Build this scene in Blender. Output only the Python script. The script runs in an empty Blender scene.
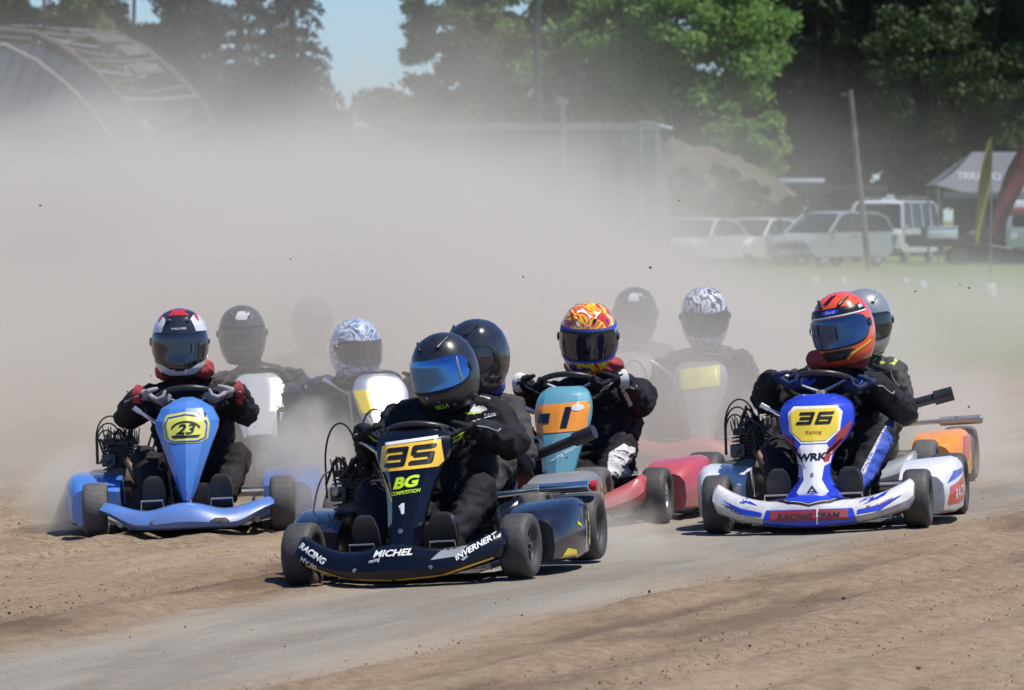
import bpy, bmesh, math, random
import numpy as np
from mathutils import Vector, Matrix, Euler, noise
from mathutils.bvhtree import BVHTree
R = math.radians
C = bpy.context.scene.collection
sc = bpy.context.scene
random.seed(7)
rng = np.random.default_rng(7)

# ------------------------------------------------------------------ camera, light, exposure
cam_d = bpy.data.cameras.new('camera')
cam = bpy.data.objects.new('camera', cam_d)
C.objects.link(cam)
cam.location = (0, 0, 1.51)
cam.rotation_euler = (R(90) - math.atan(129 / 6000), 0, 0)
cam_d.sensor_width = 36
cam_d.lens = 36 * 6000 / 1024
cam_d.clip_end = 4000
cam_d.dof.use_dof = True
cam_d.dof.focus_distance = 26.6
cam_d.dof.aperture_fstop = 10.5
sc.camera = cam

SUN_EL, SUN_AZ = R(66), R(112)          # azimuth measured from +Y towards +X
world = bpy.data.worlds.new('World')
sc.world = world
world.use_nodes = True
wn = world.node_tree
wn.nodes.clear()
sky = wn.nodes.new('ShaderNodeTexSky')
sky.sky_type = 'NISHITA'
sky.sun_disc = False
sky.sun_elevation = SUN_EL
sky.sun_rotation = SUN_AZ
sky.altitude = 300
sky.air_density = 1.0
sky.dust_density = 0.1
sky.ozone_density = 1.6
bg = wn.nodes.new('ShaderNodeBackground')
bg.inputs['Strength'].default_value = 0.08
wo = wn.nodes.new('ShaderNodeOutputWorld')
tint = wn.nodes.new('ShaderNodeVectorMath')
tint.operation = 'MULTIPLY'
tint.inputs[1].default_value = (.72, 1.0, 1.48)
wn.links.new(sky.outputs[0], tint.inputs[0])
wn.links.new(tint.outputs[0], bg.inputs[0])
wn.links.new(bg.outputs[0], wo.inputs[0])
sun_d = bpy.data.lights.new('sun', 'SUN')
sun_d.energy = 4.9
sun_d.angle = R(0.5)
sun_d.color = (1.0, 0.945, 0.85)
sun = bpy.data.objects.new('sun', sun_d)
C.objects.link(sun)
sdir = Vector((math.sin(SUN_AZ) * math.cos(SUN_EL), math.cos(SUN_AZ) * math.cos(SUN_EL), math.sin(SUN_EL)))
sun.rotation_euler = sdir.to_track_quat('Z', 'Y').to_euler()
sun.location = (8, -5, 30)
sc.view_settings.view_transform = 'Standard'
sc.view_settings.look = 'None'
sc.view_settings.gamma = 1
sc.view_settings.exposure = 0.14
sc.render.engine = 'CYCLES'
cy = sc.cycles
cy.use_denoising = True
cy.max_bounces = 6
cy.diffuse_bounces = 2
cy.glossy_bounces = 3
cy.transmission_bounces = 3
cy.volume_bounces = 1
cy.transparent_max_bounces = 8
cy.volume_step_rate = 1.0
cy.volume_max_steps = 400
cy.sample_clamp_indirect = 6
cy.caustics_reflective = False
cy.caustics_refractive = False

# ------------------------------------------------------------------ materials
def lin(c):
    return tuple(((v / 255) / 12.92 if v / 255 <= .04045 else ((v / 255 + .055) / 1.055) ** 2.4) for v in c)

def mat(name, col, rough=.5, metal=0., coat=0., dust=0., bump=0., bscale=40., var=0., vscale=6., spec=.5, mud=0.):
    """procedural principled material; dust = share of pale track dust, var = brightness variation"""
    m = bpy.data.materials.new(name)
    m.use_nodes = True
    nt = m.node_tree
    b = nt.nodes['Principled BSDF']
    b.inputs['Roughness'].default_value = rough
    b.inputs['Metallic'].default_value = metal
    b.inputs['Coat Weight'].default_value = coat
    b.inputs['Coat Roughness'].default_value = .06
    b.inputs['Specular IOR Level'].default_value = spec
    tc = nt.nodes.new('ShaderNodeTexCoord')
    rgb = nt.nodes.new('ShaderNodeRGB')
    rgb.outputs[0].default_value = (*col, 1)
    src = rgb.outputs[0]
    if var > 0:
        n = nt.nodes.new('ShaderNodeTexNoise')
        n.inputs['Scale'].default_value = vscale
        n.inputs['Detail'].default_value = 5
        nt.links.new(tc.outputs['Object'], n.inputs['Vector'])
        mr = nt.nodes.new('ShaderNodeMapRange')
        mr.inputs[1].default_value = .3
        mr.inputs[2].default_value = .7
        mr.inputs[3].default_value = 1 - var
        mr.inputs[4].default_value = 1 + var
        nt.links.new(n.outputs[0], mr.inputs[0])
        vm = nt.nodes.new('ShaderNodeVectorMath')
        vm.operation = 'SCALE'
        nt.links.new(src, vm.inputs[0])
        nt.links.new(mr.outputs[0], vm.inputs['Scale'])
        src = vm.outputs[0]
    if dust > 0:
        n = nt.nodes.new('ShaderNodeTexNoise')
        n.inputs['Scale'].default_value = 9
        n.inputs['Detail'].default_value = 8
        n.inputs['Roughness'].default_value = .65
        nt.links.new(tc.outputs['Object'], n.inputs['Vector'])
        mr = nt.nodes.new('ShaderNodeMapRange')
        mr.inputs[1].default_value = .35
        mr.inputs[2].default_value = .75
        mr.inputs[3].default_value = dust * .25
        mr.inputs[4].default_value = min(1, dust * 1.8)
        nt.links.new(n.outputs[0], mr.inputs[0])
        mx = nt.nodes.new('ShaderNodeMix')
        mx.data_type = 'RGBA'
        nt.links.new(mr.outputs[0], mx.inputs[0])
        nt.links.new(src, mx.inputs[6])
        mx.inputs[7].default_value = (.30, .25, .20, 1)
        src = mx.outputs[2]
        r2 = nt.nodes.new('ShaderNodeMapRange')
        r2.inputs[3].default_value = rough
        r2.inputs[4].default_value = .9
        nt.links.new(mr.outputs[0], r2.inputs[0])
        nt.links.new(r2.outputs[0], b.inputs['Roughness'])
    if mud > 0:                                  # soil thrown up on to the lowest parts, worn to a ragged edge
        sp = nt.nodes.new('ShaderNodeSeparateXYZ')
        nt.links.new(tc.outputs['Object'], sp.inputs[0])
        n = nt.nodes.new('ShaderNodeTexNoise')
        n.inputs['Scale'].default_value = 14
        n.inputs['Detail'].default_value = 9
        n.inputs['Roughness'].default_value = .7
        nt.links.new(tc.outputs['Object'], n.inputs['Vector'])
        ad = nt.nodes.new('ShaderNodeMath')
        ad.operation = 'MULTIPLY_ADD'
        ad.inputs[1].default_value = -.42
        nt.links.new(n.outputs[0], ad.inputs[0])
        nt.links.new(sp.outputs[2], ad.inputs[2])
        mr = nt.nodes.new('ShaderNodeMapRange')
        mr.inputs[1].default_value = .02
        mr.inputs[2].default_value = -.17
        mr.inputs[3].default_value = 0
        mr.inputs[4].default_value = min(1, mud * 3)
        nt.links.new(ad.outputs[0], mr.inputs[0])
        mx = nt.nodes.new('ShaderNodeMix')
        mx.data_type = 'RGBA'
        nt.links.new(mr.outputs[0], mx.inputs[0])
        nt.links.new(src, mx.inputs[6])
        mx.inputs[7].default_value = (.20, .15, .11, 1)
        src = mx.outputs[2]
    nt.links.new(src, b.inputs['Base Color'])
    if bump > 0:
        n = nt.nodes.new('ShaderNodeTexNoise')
        n.inputs['Scale'].default_value = bscale
        n.inputs['Detail'].default_value = 6
        nt.links.new(tc.outputs['Object'], n.inputs['Vector'])
        bp = nt.nodes.new('ShaderNodeBump')
        bp.inputs['Strength'].default_value = bump
        bp.inputs['Distance'].default_value = .01
        nt.links.new(n.outputs[0], bp.inputs['Height'])
        nt.links.new(bp.outputs[0], b.inputs['Normal'])
    return m

M = {}
M['tyre'] = mat('tyre_rubber', (.035, .036, .038), .6, dust=.10, bump=.3, bscale=60)
M['tyre_dusty'] = mat('tyre_rubber_dusty', (.06, .062, .065), .75, dust=.2, bump=.3, bscale=60)
M['rim'] = mat('rim_metal', (.55, .55, .56), .3, metal=1, dust=.15)
M['rim_dark'] = mat('rim_dark', (.10, .10, .10), .4, metal=.7, dust=.15)
M['rim_gold'] = mat('rim_gold', (.6, .45, .1), .35, metal=.6, dust=.1)
M['chrome'] = mat('chrome', (.75, .75, .76), .16, metal=1, dust=.08)
M['steel'] = mat('steel', (.4, .4, .4), .38, metal=1, dust=.15)
M['blackmetal'] = mat('black_metal', (.02, .02, .022), .4, dust=.06, bump=.1)
M['blackplastic'] = mat('black_plastic', (.015, .015, .017), .35, dust=.04)
M['cable'] = mat('cable', (.012, .012, .012), .5)
M['browncover'] = mat('dusty_cover', (.10, .06, .035), .5, metal=.3, dust=.2)
M['alloy'] = mat('cast_alloy', (.12, .11, .10), .55, metal=.5, dust=.2)
M['seat'] = mat('seat_shell', (.02, .10, .16), .25, coat=.5, dust=.05)
M['seat_black'] = mat('seat_shell_black', (.02, .02, .02), .3, coat=.4, dust=.05)
M['suit_black'] = mat('suit_black', (.010, .011, .015), .8, dust=.015, bump=.5, bscale=45, var=.3, spec=.25)
M['glove_grey'] = mat('glove_grey', (.30, .29, .30), .8, bump=.4, dust=.1)
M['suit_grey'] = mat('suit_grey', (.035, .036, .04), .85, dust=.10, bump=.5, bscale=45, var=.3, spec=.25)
M['suit_dark'] = mat('suit_dark', (.015, .012, .013), .8, dust=.02, bump=.5, bscale=45, var=.3, spec=.25)
M['suit_blue'] = mat('suit_navy', (.03, .045, .09), .8, dust=.1, bump=.5, bscale=45, var=.2, spec=.25)
M['cloth_red'] = mat('red_cloth', (.36, .03, .04), .85, dust=.08, bump=.5, bscale=60, var=.3)
M['cloth_blue'] = mat('blue_cloth', (.03, .08, .45), .7, dust=.05, bump=.3, var=.2)
M['cloth_navy'] = mat('navy_cloth', (.01, .02, .08), .8, bump=.3, var=.2)
M['white'] = mat('white_paint', (.78, .78, .78), .3, coat=.5, dust=.05)
M['bodywhite'] = mat('white_bodywork', (.74, .75, .78), .32, coat=.5, dust=.10, mud=.2)
M['white_cloth'] = mat('white_cloth', (.6, .6, .6), .8, bump=.3, dust=.1)
M['neon'] = mat('neon_yellow', (.55, .80, .02), .5)
M['lime'] = mat('lime_cloth', (.45, .65, .10), .7)
M['yellow'] = mat('yellow_sticker', (.80, .60, .04), .3, coat=.4, dust=.05, var=.1)
M['amber'] = mat('amber_sticker', (.86, .53, .04), .3, coat=.4, dust=.04, var=.1)
M['orange'] = mat('orange_sticker', (.80, .28, .02), .3, coat=.4, dust=.06, var=.12)
M['palegrn'] = mat('pale_yellow', (.62, .62, .10), .35, coat=.3, dust=.06, var=.1)
M['black'] = mat('black_sticker', (.01, .01, .012), .35)
M['red'] = mat('red_paint', (.60, .03, .02), .25, coat=.6, dust=.04)
M['dullred'] = mat('dull_red', (.30, .012, .025), .4, coat=.3, dust=.1)
M['blue'] = mat('royal_blue', (.015, .05, .55), .22, coat=.7, dust=.03, var=.12)
M['skyblue'] = mat('sky_blue_plastic', (.055, .20, .60), .33, coat=.5, dust=.07, var=.08, mud=.12)
M['kblack'] = mat('gloss_black', (.004, .005, .010), .16, coat=.3, spec=.3, dust=.0)
M['navy'] = mat('gloss_navy', (.005, .008, .022), .22, coat=.4, spec=.35, dust=.02, mud=.08)
M['teal'] = mat('teal_plastic', (.08, .32, .42), .3, coat=.5, dust=.16, mud=.2)
M['kred'] = mat('red_plastic', (.50, .05, .07), .35, coat=.5, dust=.12, mud=.2)
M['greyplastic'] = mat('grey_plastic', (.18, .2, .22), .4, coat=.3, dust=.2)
M['glint'] = mat('glossy_white_plastic', (.75, .75, .70), .22, metal=.5, coat=1, dust=.02)
M['glare'] = mat('sun_glare_metal', (.85, .86, .84), .27, metal=1)  # mirror metal put on the fairing to throw back sun glare
M['visor_dark'] = mat('smoked_visor', (.012, .014, .025), .06, coat=1)
M['visor_blue'] = mat('mirror_blue_visor', (.06, .20, .48), .10, metal=.9, coat=.6, dust=.03)
M['visor_iridium'] = mat('blue_smoke_visor', (.012, .05, .16), .10, metal=.5, coat=1, dust=.03)
M['h_black'] = mat('helmet_matt_black', (.014, .015, .018), .3, coat=.35, dust=.03)
M['h_gloss'] = mat('helmet_gloss_black', (.012, .014, .018), .12, coat=1, dust=.06)
M['h_white'] = mat('helmet_white', (.66, .67, .70), .2, coat=1, dust=.04)
M['h_orange'] = mat('helmet_orange_red', (.88, .085, .025), .2, coat=1, dust=.02)
M['h_silver'] = mat('helmet_silver', (.32, .34, .35), .3, metal=.35, coat=.8, dust=.06)
M['h_greyblack'] = mat('helmet_dark_grey', (.03, .03, .035), .3, coat=.6, dust=.15)
M['h_red'] = mat('helmet_red', (.5, .02, .025), .2, coat=1, dust=.03)
M['gasket'] = mat('gasket', (.01, .01, .01), .6)

def ramp_helmet(name, stops, scale, rough=.2, dist=3.):
    m = mat(name, (.5, .5, .5), rough, coat=1)
    nt = m.node_tree
    b = nt.nodes['Principled BSDF']
    tc = [n for n in nt.nodes if n.type == 'TEX_COORD'][0]
    n = nt.nodes.new('ShaderNodeTexNoise')
    n.inputs['Scale'].default_value = scale
    n.inputs['Detail'].default_value = 2
    n.inputs['Distortion'].default_value = dist
    nt.links.new(tc.outputs['Object'], n.inputs['Vector'])
    r = nt.nodes.new('ShaderNodeValToRGB')
    r.color_ramp.interpolation = 'CONSTANT'
    while len(r.color_ramp.elements) < len(stops):
        r.color_ramp.elements.new(.5)
    for e, (p, c) in zip(r.color_ramp.elements, stops):
        e.position = p
        e.color = (*c, 1)
    nt.links.new(n.outputs[0], r.inputs[0])
    nt.links.new(r.outputs[0], b.inputs['Base Color'])
    return m
M['piping_pale'] = mat('pale_piping', (.32, .33, .36), .8)
M['h_flame'] = ramp_helmet('helmet_flames', [(0, (.02, .04, .25)), (.36, (.65, .04, .02)), (.47, (.85, .60, .02)), (.56, (.75, .10, .02)), (.66, (.85, .85, .8))], 7)
M['h_bluewhite'] = ramp_helmet('helmet_blue_white', [(0, (.03, .10, .35)), (.40, (.7, .72, .75)), (.50, (.08, .25, .5)), (.62, (.6, .65, .7))], 8)
M['h_patch'] = ramp_helmet('helmet_white_grey', [(0, (.05, .06, .10)), (.46, (.7, .7, .72)), (.60, (.15, .17, .25))], 9)

# ------------------------------------------------------------------ mesh helpers
class MB:
    def __init__(s):
        s.bm = bmesh.new()
    def box(s, c, size, rot=None, bev=0.):
        r = bmesh.ops.create_cube(s.bm, size=1)
        vs = r['verts']
        bmesh.ops.scale(s.bm, vec=size, verts=vs)
        if bev > 0:
            es = list({e for v in vs for e in v.link_edges})
            rb = bmesh.ops.bevel(s.bm, geom=es, offset=bev, segments=2, affect='EDGES', profile=.6)
            vs = list({v for f in rb['faces'] for v in f.verts} | {v for v in vs if v.is_valid})
        if rot is not None:
            bmesh.ops.rotate(s.bm, cent=(0, 0, 0), matrix=(rot if isinstance(rot, Matrix) else Euler(rot).to_matrix()), verts=vs)
        bmesh.ops.translate(s.bm, vec=c, verts=vs)
        return s
    def grid(s, rows, closed_u=False, closed_v=False, cap=False):
        """rows: list of equal-length point rings"""
        vr = [[s.bm.verts.new(p) for p in r] for r in rows]
        n, k = len(vr), len(vr[0])
        for i in range(n if closed_v else n - 1):
            for j in range(k if closed_u else k - 1):
                a, b, c, d = vr[i][j], vr[i][(j + 1) % k], vr[(i + 1) % n][(j + 1) % k], vr[(i + 1) % n][j]
                try:
                    s.bm.faces.new((a, b, c, d))
                except ValueError:
                    pass
        if cap:
            for r in (vr[0], vr[-1]):
                try:
                    s.bm.faces.new(r)
                except ValueError:
                    pass
        return s
    def tube(s, pts, r, seg=10, cap=True):
        pts = [Vector(p) for p in pts]
        n = len(pts)
        rr = r if isinstance(r, (list, tuple)) else [r] * n
        rows = []
        up = Vector((0, 0, 1))
        t0 = (pts[1] - pts[0]).normalized()
        x = t0.cross(up if abs(t0.z) < .9 else Vector((1, 0, 0))).normalized()
        for i, p in enumerate(pts):
            t = (pts[min(i + 1, n - 1)] - pts[max(i - 1, 0)]).normalized()
            x = (x - t * x.dot(t)).normalized()
            y = t.cross(x)
            rows.append([p + (x * math.cos(a) + y * math.sin(a)) * rr[i] for a in [2 * math.pi * k / seg for k in range(seg)]])
        return s.grid(rows, closed_u=True, cap=cap)
    def lathe(s, prof, centre, axis='x', seg=32, closed=False):
        """prof: list of (along, radius)"""
        rows = []
        for k in range(seg):
            a = 2 * math.pi * k / seg
            row = []
            for (u, r) in prof:
                p = {'x': (u, r * math.cos(a), r * math.sin(a)), 'y': (r * math.cos(a), u, r * math.sin(a)), 'z': (r * math.cos(a), r * math.sin(a), u)}[axis]
                row.append(Vector(p) + Vector(centre))
            rows.append(row)
        return s.grid(rows, closed_v=True, closed_u=closed)
    def prism(s, poly, z0, z1, frame=None):
        f = frame or Matrix()
        a = [s.bm.verts.new(f @ Vector((x, y, z0))) for x, y in poly]
        b = [s.bm.verts.new(f @ Vector((x, y, z1))) for x, y in poly]
        n = len(poly)
        s.bm.faces.new(a[::-1])
        s.bm.faces.new(b)
        for i in range(n):
            s.bm.faces.new((a[i], a[(i + 1) % n], b[(i + 1) % n], b[i]))
        return s
    def hull(s, p0, p1, r0, r1, sub=2):
        b2 = bmesh.new()
        for p, r in ((p0, r0), (p1, r1)):
            bmesh.ops.create_icosphere(b2, subdivisions=sub, radius=r, matrix=Matrix.Translation(p))
        bmesh.ops.convex_hull(b2, input=b2.verts[:])
        bmesh.ops.delete(b2, geom=[v for v in b2.verts if not v.link_faces], context='VERTS')
        me = bpy.data.meshes.new('tmp')
        b2.to_mesh(me)
        b2.free()
        s.bm.from_mesh(me)
        bpy.data.meshes.remove(me)
        return s
    def build(s, name, material, parent=None, smooth=38, shift=None):
        bm = s.bm
        bmesh.ops.remove_doubles(bm, verts=bm.verts, dist=1e-5)
        bmesh.ops.recalc_face_normals(bm, faces=bm.faces)
        if shift is not None:
            bmesh.ops.translate(bm, vec=shift, verts=bm.verts)
        for f in bm.faces:
            f.smooth = smooth > 0
        if smooth > 0:
            th = R(smooth)
            for e in bm.edges:
                if len(e.link_faces) == 2 and e.calc_face_angle(0) > th:
                    e.smooth = False
        me = bpy.data.meshes.new(name)
        bm.to_mesh(me)
        bm.free()
        return link(name, me, material, parent)

def link(name, me, material=None, parent=None):
    if material is not None and not me.materials:
        me.materials.append(M[material] if isinstance(material, str) else material)
    o = bpy.data.objects.new(name, me)
    C.objects.link(o)
    o.parent = parent
    return o

def empty(name, label, cat, group=None, mx=None):
    o = bpy.data.objects.new(name, None)
    o.empty_display_size = .2
    C.objects.link(o)
    if mx is not None:
        o.matrix_world = mx
    o['label'] = label
    o['category'] = cat
    if group:
        o['group'] = group
    return o

def tag(o, label, cat, group=None):
    o['label'] = label
    o['category'] = cat
    if group:
        o['group'] = group
    return o

def dupe(root, loc, label, rz=None, scale=None):
    r = root.copy()
    C.objects.link(r)
    r.location = loc
    if rz is not None:
        r.rotation_euler = (0, 0, rz)
    if scale is not None:
        r.scale = scale if hasattr(scale, '__len__') else (scale,) * 3
    r['label'] = label
    def rec(a, b):
        for ch in list(a.children):
            c = ch.copy()
            C.objects.link(c)
            c.parent = b
            rec(ch, c)
    rec(root, r)
    return r

def text_tris(body, h, shear=0., bold=0., extrude=False):
    """2D triangles of a word, centred, cap height h"""
    cu = bpy.data.curves.new('t', 'FONT')
    cu.body = body
    cu.size = 1
    cu.shear = shear
    cu.offset = bold
    cu.resolution_u = 3
    cu.align_x = 'CENTER'
    o = bpy.data.objects.new('t', cu)
    me = bpy.data.meshes.new_from_object(o)
    vs = [(v.co.x, v.co.y) for v in me.vertices]
    fs = [tuple(p.vertices) for p in me.polygons]
    bpy.data.objects.remove(o)
    bpy.data.curves.remove(cu)
    bpy.data.meshes.remove(me)
    if not vs:
        return [], []
    y0, y1 = min(v[1] for v in vs), max(v[1] for v in vs)
    x0, x1 = min(v[0] for v in vs), max(v[0] for v in vs)
    k = h / (y1 - y0)
    return [((x - (x0 + x1) / 2) * k, (y - (y0 + y1) / 2) * k) for x, y in vs], fs

SEG = {'0': 'abcdef', '1': 'bc', '2': 'abged', '3': 'abgcd', '5': 'afgcd', '6': 'afgedc', '7': 'abc'}
def block_digits(txt, h, w, th, shear=.15, gap=.25):
    """squared racing numerals, centred: one polygon per stroke"""
    out = []
    n = len(txt)
    tot = n * w + (n - 1) * gap * w
    for i, ch in enumerate(txt):
        x0 = -tot / 2 + i * w * (1 + gap)
        y0, y1, ym = -h / 2, h / 2, 0
        t, b = th, th * .35
        S = {'a': (x0, y1 - t, x0 + w, y1), 'd': (x0, y0, x0 + w, y0 + t), 'g': (x0 + w * .12, ym - t / 2, x0 + w, ym + t / 2),
             'f': (x0, ym, x0 + t * 1.25, y1), 'e': (x0, y0, x0 + t * 1.25, ym), 'b': (x0 + w - t * 1.25, ym, x0 + w, y1), 'c': (x0 + w - t * 1.25, y0, x0 + w, ym)}
        for k in SEG[ch]:
            a, c, d_, e = S[k]
            P4 = [(a + b, c), (d_ - b, c), (d_, c + b), (d_, e - b), (d_ - b, e), (a + b, e), (a, e - b), (a, c + b)]
            out.append(([(x + y * shear, y) for x, y in P4], [tuple(range(8))]))
    return out

def decal2d(items, fn, name, material, parent, maxlen=.02):
    """items: list of (verts2d, faces); fn maps (u, v) to a 3D point just above the surface"""
    bm = bmesh.new()
    for vs, fs in items:
        vv = [bm.verts.new((x, y, 0)) for x, y in vs]
        for f in fs:
            try:
                bm.faces.new([vv[i] for i in f])
            except ValueError:
                pass
    bmesh.ops.triangulate(bm, faces=bm.faces)
    for _ in range(6):
        es = [e for e in bm.edges if e.calc_length() > maxlen]
        if not es:
            break
        bmesh.ops.subdivide_edges(bm, edges=es, cuts=1)
        bmesh.ops.triangulate(bm, faces=bm.faces)
    for v in bm.verts:
        v.co = fn(v.co.x, v.co.y)
    for f in bm.faces:
        f.smooth = True
    me = bpy.data.meshes.new(name)
    bm.to_mesh(me)
    bm.free()
    return link(name, me, material, parent)

def place2d(tr, dx, dy, rot=0., sx=1., sy=1.):
    vs, fs = tr
    c, s_ = math.cos(rot), math.sin(rot)
    return [((x * sx) * c - (y * sy) * s_ + dx, (x * sx) * s_ + (y * sy) * c + dy) for x, y in vs], fs

def poly2d(pts):
    return list(pts), [tuple(range(len(pts)))]

def surf_proj(objs, d, off=.0025):
    """ray-projects (u, v) on to meshes along 'y' (from the front) or '-x' (from the outer side)"""
    bm = bmesh.new()
    for o in objs:
        bm.from_mesh(o.data)
    bvh = BVHTree.FromBMesh(bm)
    def fn(u, v):
        if d == 'y':
            o_, dr = Vector((u, -3, v)), Vector((0, 1, 0))
        elif d == '-x':
            o_, dr = Vector((3, u, v)), Vector((-1, 0, 0))
        elif d == '-z':
            o_, dr = Vector((u, v, 3)), Vector((0, 0, -1))
        else:
            o_, dr = Vector((-3, u, v)), Vector((1, 0, 0))
        h, n, i, dist = bvh.ray_cast(o_, dr)
        if h is None:
            q = o_ + dr * (2.2 if d == 'y' else 2.85 if d == '-z' else 2.4)
            h, n, i, dist = bvh.find_nearest(q)
        return h - dr * off
    return fn

# ------------------------------------------------------------------ ground
def smooth(a, b, x):
    t = max(0, min(1, (x - a) / (b - a)))
    return t * t * (3 - 2 * t)

def bank(x, y):
    return .04 * max(-6, min(6, x)) * (1 - smooth(42, 75, y))

def ground_z(x, y):
    return bank(x, y)

def frame_at(x, y, yaw, extra=0.):
    z = ground_z(x, y)
    roll = math.atan(.04 * (1 - smooth(42, 75, y))) + R(extra)
    return Matrix.Translation((x, y, z)) @ Matrix.Rotation(-roll, 4, 'Y') @ Matrix.Rotation(R(yaw), 4, 'Z')
# ------------------------------------------------------------------ ground sheet, with ruts and clods
def fbm(x, y, z=0., o=4):
    return noise.fractal(Vector((x, y, z)), 1.0, 2.0, o)

def build_ground():
    xs = np.concatenate([np.linspace(-900, -8, 14)[:-1], np.linspace(-8, -3.6, 12)[:-1], np.arange(-3.6, 3.6, .045), np.linspace(3.6, 8, 12), np.linspace(8, 900, 14)[1:]])
    ys = np.concatenate([np.linspace(-40, 15, 8)[:-1], np.arange(15, 33, .06), np.arange(33, 60, .5), np.geomspace(60, 1800, 30)])
    verts, faces = [], []
    nx = len(xs)
    for y in ys:
        for x in xs:
            z = bank(x, y)
            if 14 < y < 40 and abs(x) < 4.5:
                a = x - .355 * y                     # across the racing line
                l = y + .355 * x                     # along it
                band = smooth(-9.75, -9.25, a) * (1 - smooth(-8.15, -7.65, a))
                amp = 1 - .85 * band
                z += amp * (.020 * fbm(a * 3.2, l * .5, 1) + .009 * fbm(a * 11, l * 3, 5, 4))
                z += amp * .012 * max(0, fbm(a * 20, l * 9, 9, 3))
                z += .012 * math.sin(a * 13 + 1.6 * fbm(a, l * .25, 3)) * amp * .8
                z += -.03 * math.exp(-((a + 10.35 + .25 * fbm(l * .2, 0, 4)) / .16) ** 2) + .022 * math.exp(-((a + 10.05) / .2) ** 2)
                z += .02 * math.exp(-((a + 7.45 + .2 * fbm(l * .3, 2, 4)) / .22) ** 2)
            verts.append((x, y, z))
    for j in range(len(ys) - 1):
        for i in range(nx - 1):
            k = j * nx + i
            faces.append((k, k + 1, k + nx + 1, k + nx))
    me = bpy.data.meshes.new('ground')
    me.from_pydata(verts, [], faces)
    for p in me.polygons:
        p.use_smooth = True
    m = bpy.data.materials.new('dirt_and_grass')
    m.use_nodes = True
    nt = m.node_tree
    N, L = nt.nodes, nt.links
    b = N['Principled BSDF']
    b.inputs['Roughness'].default_value = .95
    b.inputs['Specular IOR Level'].default_value = .15
    geo = N.new('ShaderNodeNewGeometry')
    sep = N.new('ShaderNodeSeparateXYZ')
    L.new(geo.outputs['Position'], sep.inputs[0])
    def math_(op, a, c, d=None):
        n = N.new('ShaderNodeMath')
        n.operation = op
        for i, v in enumerate((a, c, d)):
            if v is None:
                continue
            if isinstance(v, (int, float)):
                n.inputs[i].default_value = v
            else:
                L.new(v, n.inputs[i])
        return n.outputs[0]
    X, Y = sep.outputs[0], sep.outputs[1]
    across = math_('MULTIPLY_ADD', Y, -.355, X)
    along = math_('MULTIPLY_ADD', X, .355, Y)
    comb = N.new('ShaderNodeCombineXYZ')
    L.new(across, comb.inputs[0])
    L.new(math_('MULTIPLY', along, .16), comb.inputs[1])
    def nz(vec, scale, detail=4, rough=.6, dist=0.):
        n = N.new('ShaderNodeTexNoise')
        n.inputs['Scale'].default_value = scale
        n.inputs['Detail'].default_value = detail
        n.inputs['Roughness'].default_value = rough
        n.inputs['Distortion'].default_value = dist
        L.new(vec, n.inputs['Vector'])
        return n.outputs[0]
    def mr(v, a, c, lo=0., hi=1.):
        n = N.new('ShaderNodeMapRange')
        n.interpolation_type = 'SMOOTHSTEP'
        for i, q in enumerate((a, c, lo, hi)):
            n.inputs[i + 1].default_value = q
        L.new(v, n.inputs[0])
        return n.outputs[0]
    def mix(f, a, c, blend='MIX'):
        n = N.new('ShaderNodeMix')
        n.data_type = 'RGBA'
        n.blend_type = blend
        if isinstance(f, (int, float)):
            n.inputs[0].default_value = f
        else:
            L.new(f, n.inputs[0])
        for i, v in ((6, a), (7, c)):
            if isinstance(v, tuple):
                n.inputs[i].default_value = (*v, 1)
            else:
                L.new(v, n.inputs[i])
        return n.outputs[2]
    streak = nz(comb.outputs[0], 2.2, 6, .62, .3)
    fine = nz(geo.outputs['Position'], 14, 8, .7)
    grit = nz(geo.outputs['Position'], 60, 4, .7)
    wob = math_('MULTIPLY_ADD', nz(geo.outputs['Position'], .7, 4), 1.1, math_('ADD', across, -.55))
    band = math_('MULTIPLY', mr(wob, -9.9, -9.1), mr(wob, -7.5, -8.3))
    dirt = mix(mr(streak, .3, .7), DIRT_A, DIRT_B)
    dirt = mix(mr(fine, .35, .72, 0, .75), dirt, DIRT_C)
    grey = mix(mr(streak, .3, .7), GREY_A, GREY_B)
    grey = mix(mr(fine, .45, .8, 0, .45), grey, DIRT_B)
    col = mix(math_('MULTIPLY', band, mr(streak, .15, .5, .65, 1)), dirt, grey)
    # dark scuffs along the outside ridges, with shade of the ruts painted in
    scuff_shade = math_('MULTIPLY', mr(wob, -10.9, -10.2), mr(wob, -9.5, -10.1))
    col = mix(math_('MULTIPLY', scuff_shade, mr(streak, .38, .6, 0, .8)), col, DIRT_D)
    col = mix(math_('MULTIPLY', mr(wob, -7.75, -7.3), math_('MULTIPLY', mr(wob, -6.2, -7.0), mr(streak, .42, .6, 0, .7))), col, DIRT_D)
    col = mix(mr(grit, .58, .70, 0, .5), col, DIRT_D)
    crumb = nz(geo.outputs['Position'], 26, 5, .75)
    rough = math_('MULTIPLY', mr(nz(comb.outputs[0], 1.3, 5, .65), .36, .62), math_('MULTIPLY_ADD', band, -1, 1.0))
    outer = mr(wob, -9.9, -10.4, .55, 1)
    col = mix(math_('MULTIPLY', math_('MULTIPLY', rough, outer), mr(crumb, .47, .62, 0, .85)), col, (.13, .08, .052))
    col = mix(math_('MULTIPLY', rough, mr(nz(geo.outputs['Position'], 9, 6, .7), .5, .7, 0, .5)), col, (.17, .11, .07))
    # grass infield beyond the track on the right, and the far field
    gn = nz(geo.outputs['Position'], .12, 5)
    gd = math_('MULTIPLY_ADD', gn, 22, math_('MULTIPLY_ADD', X, 2.2, Y))
    gmask = math_('MULTIPLY', mr(gd, 66, 86), mr(X, -30, 4, .5, 1))
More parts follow.
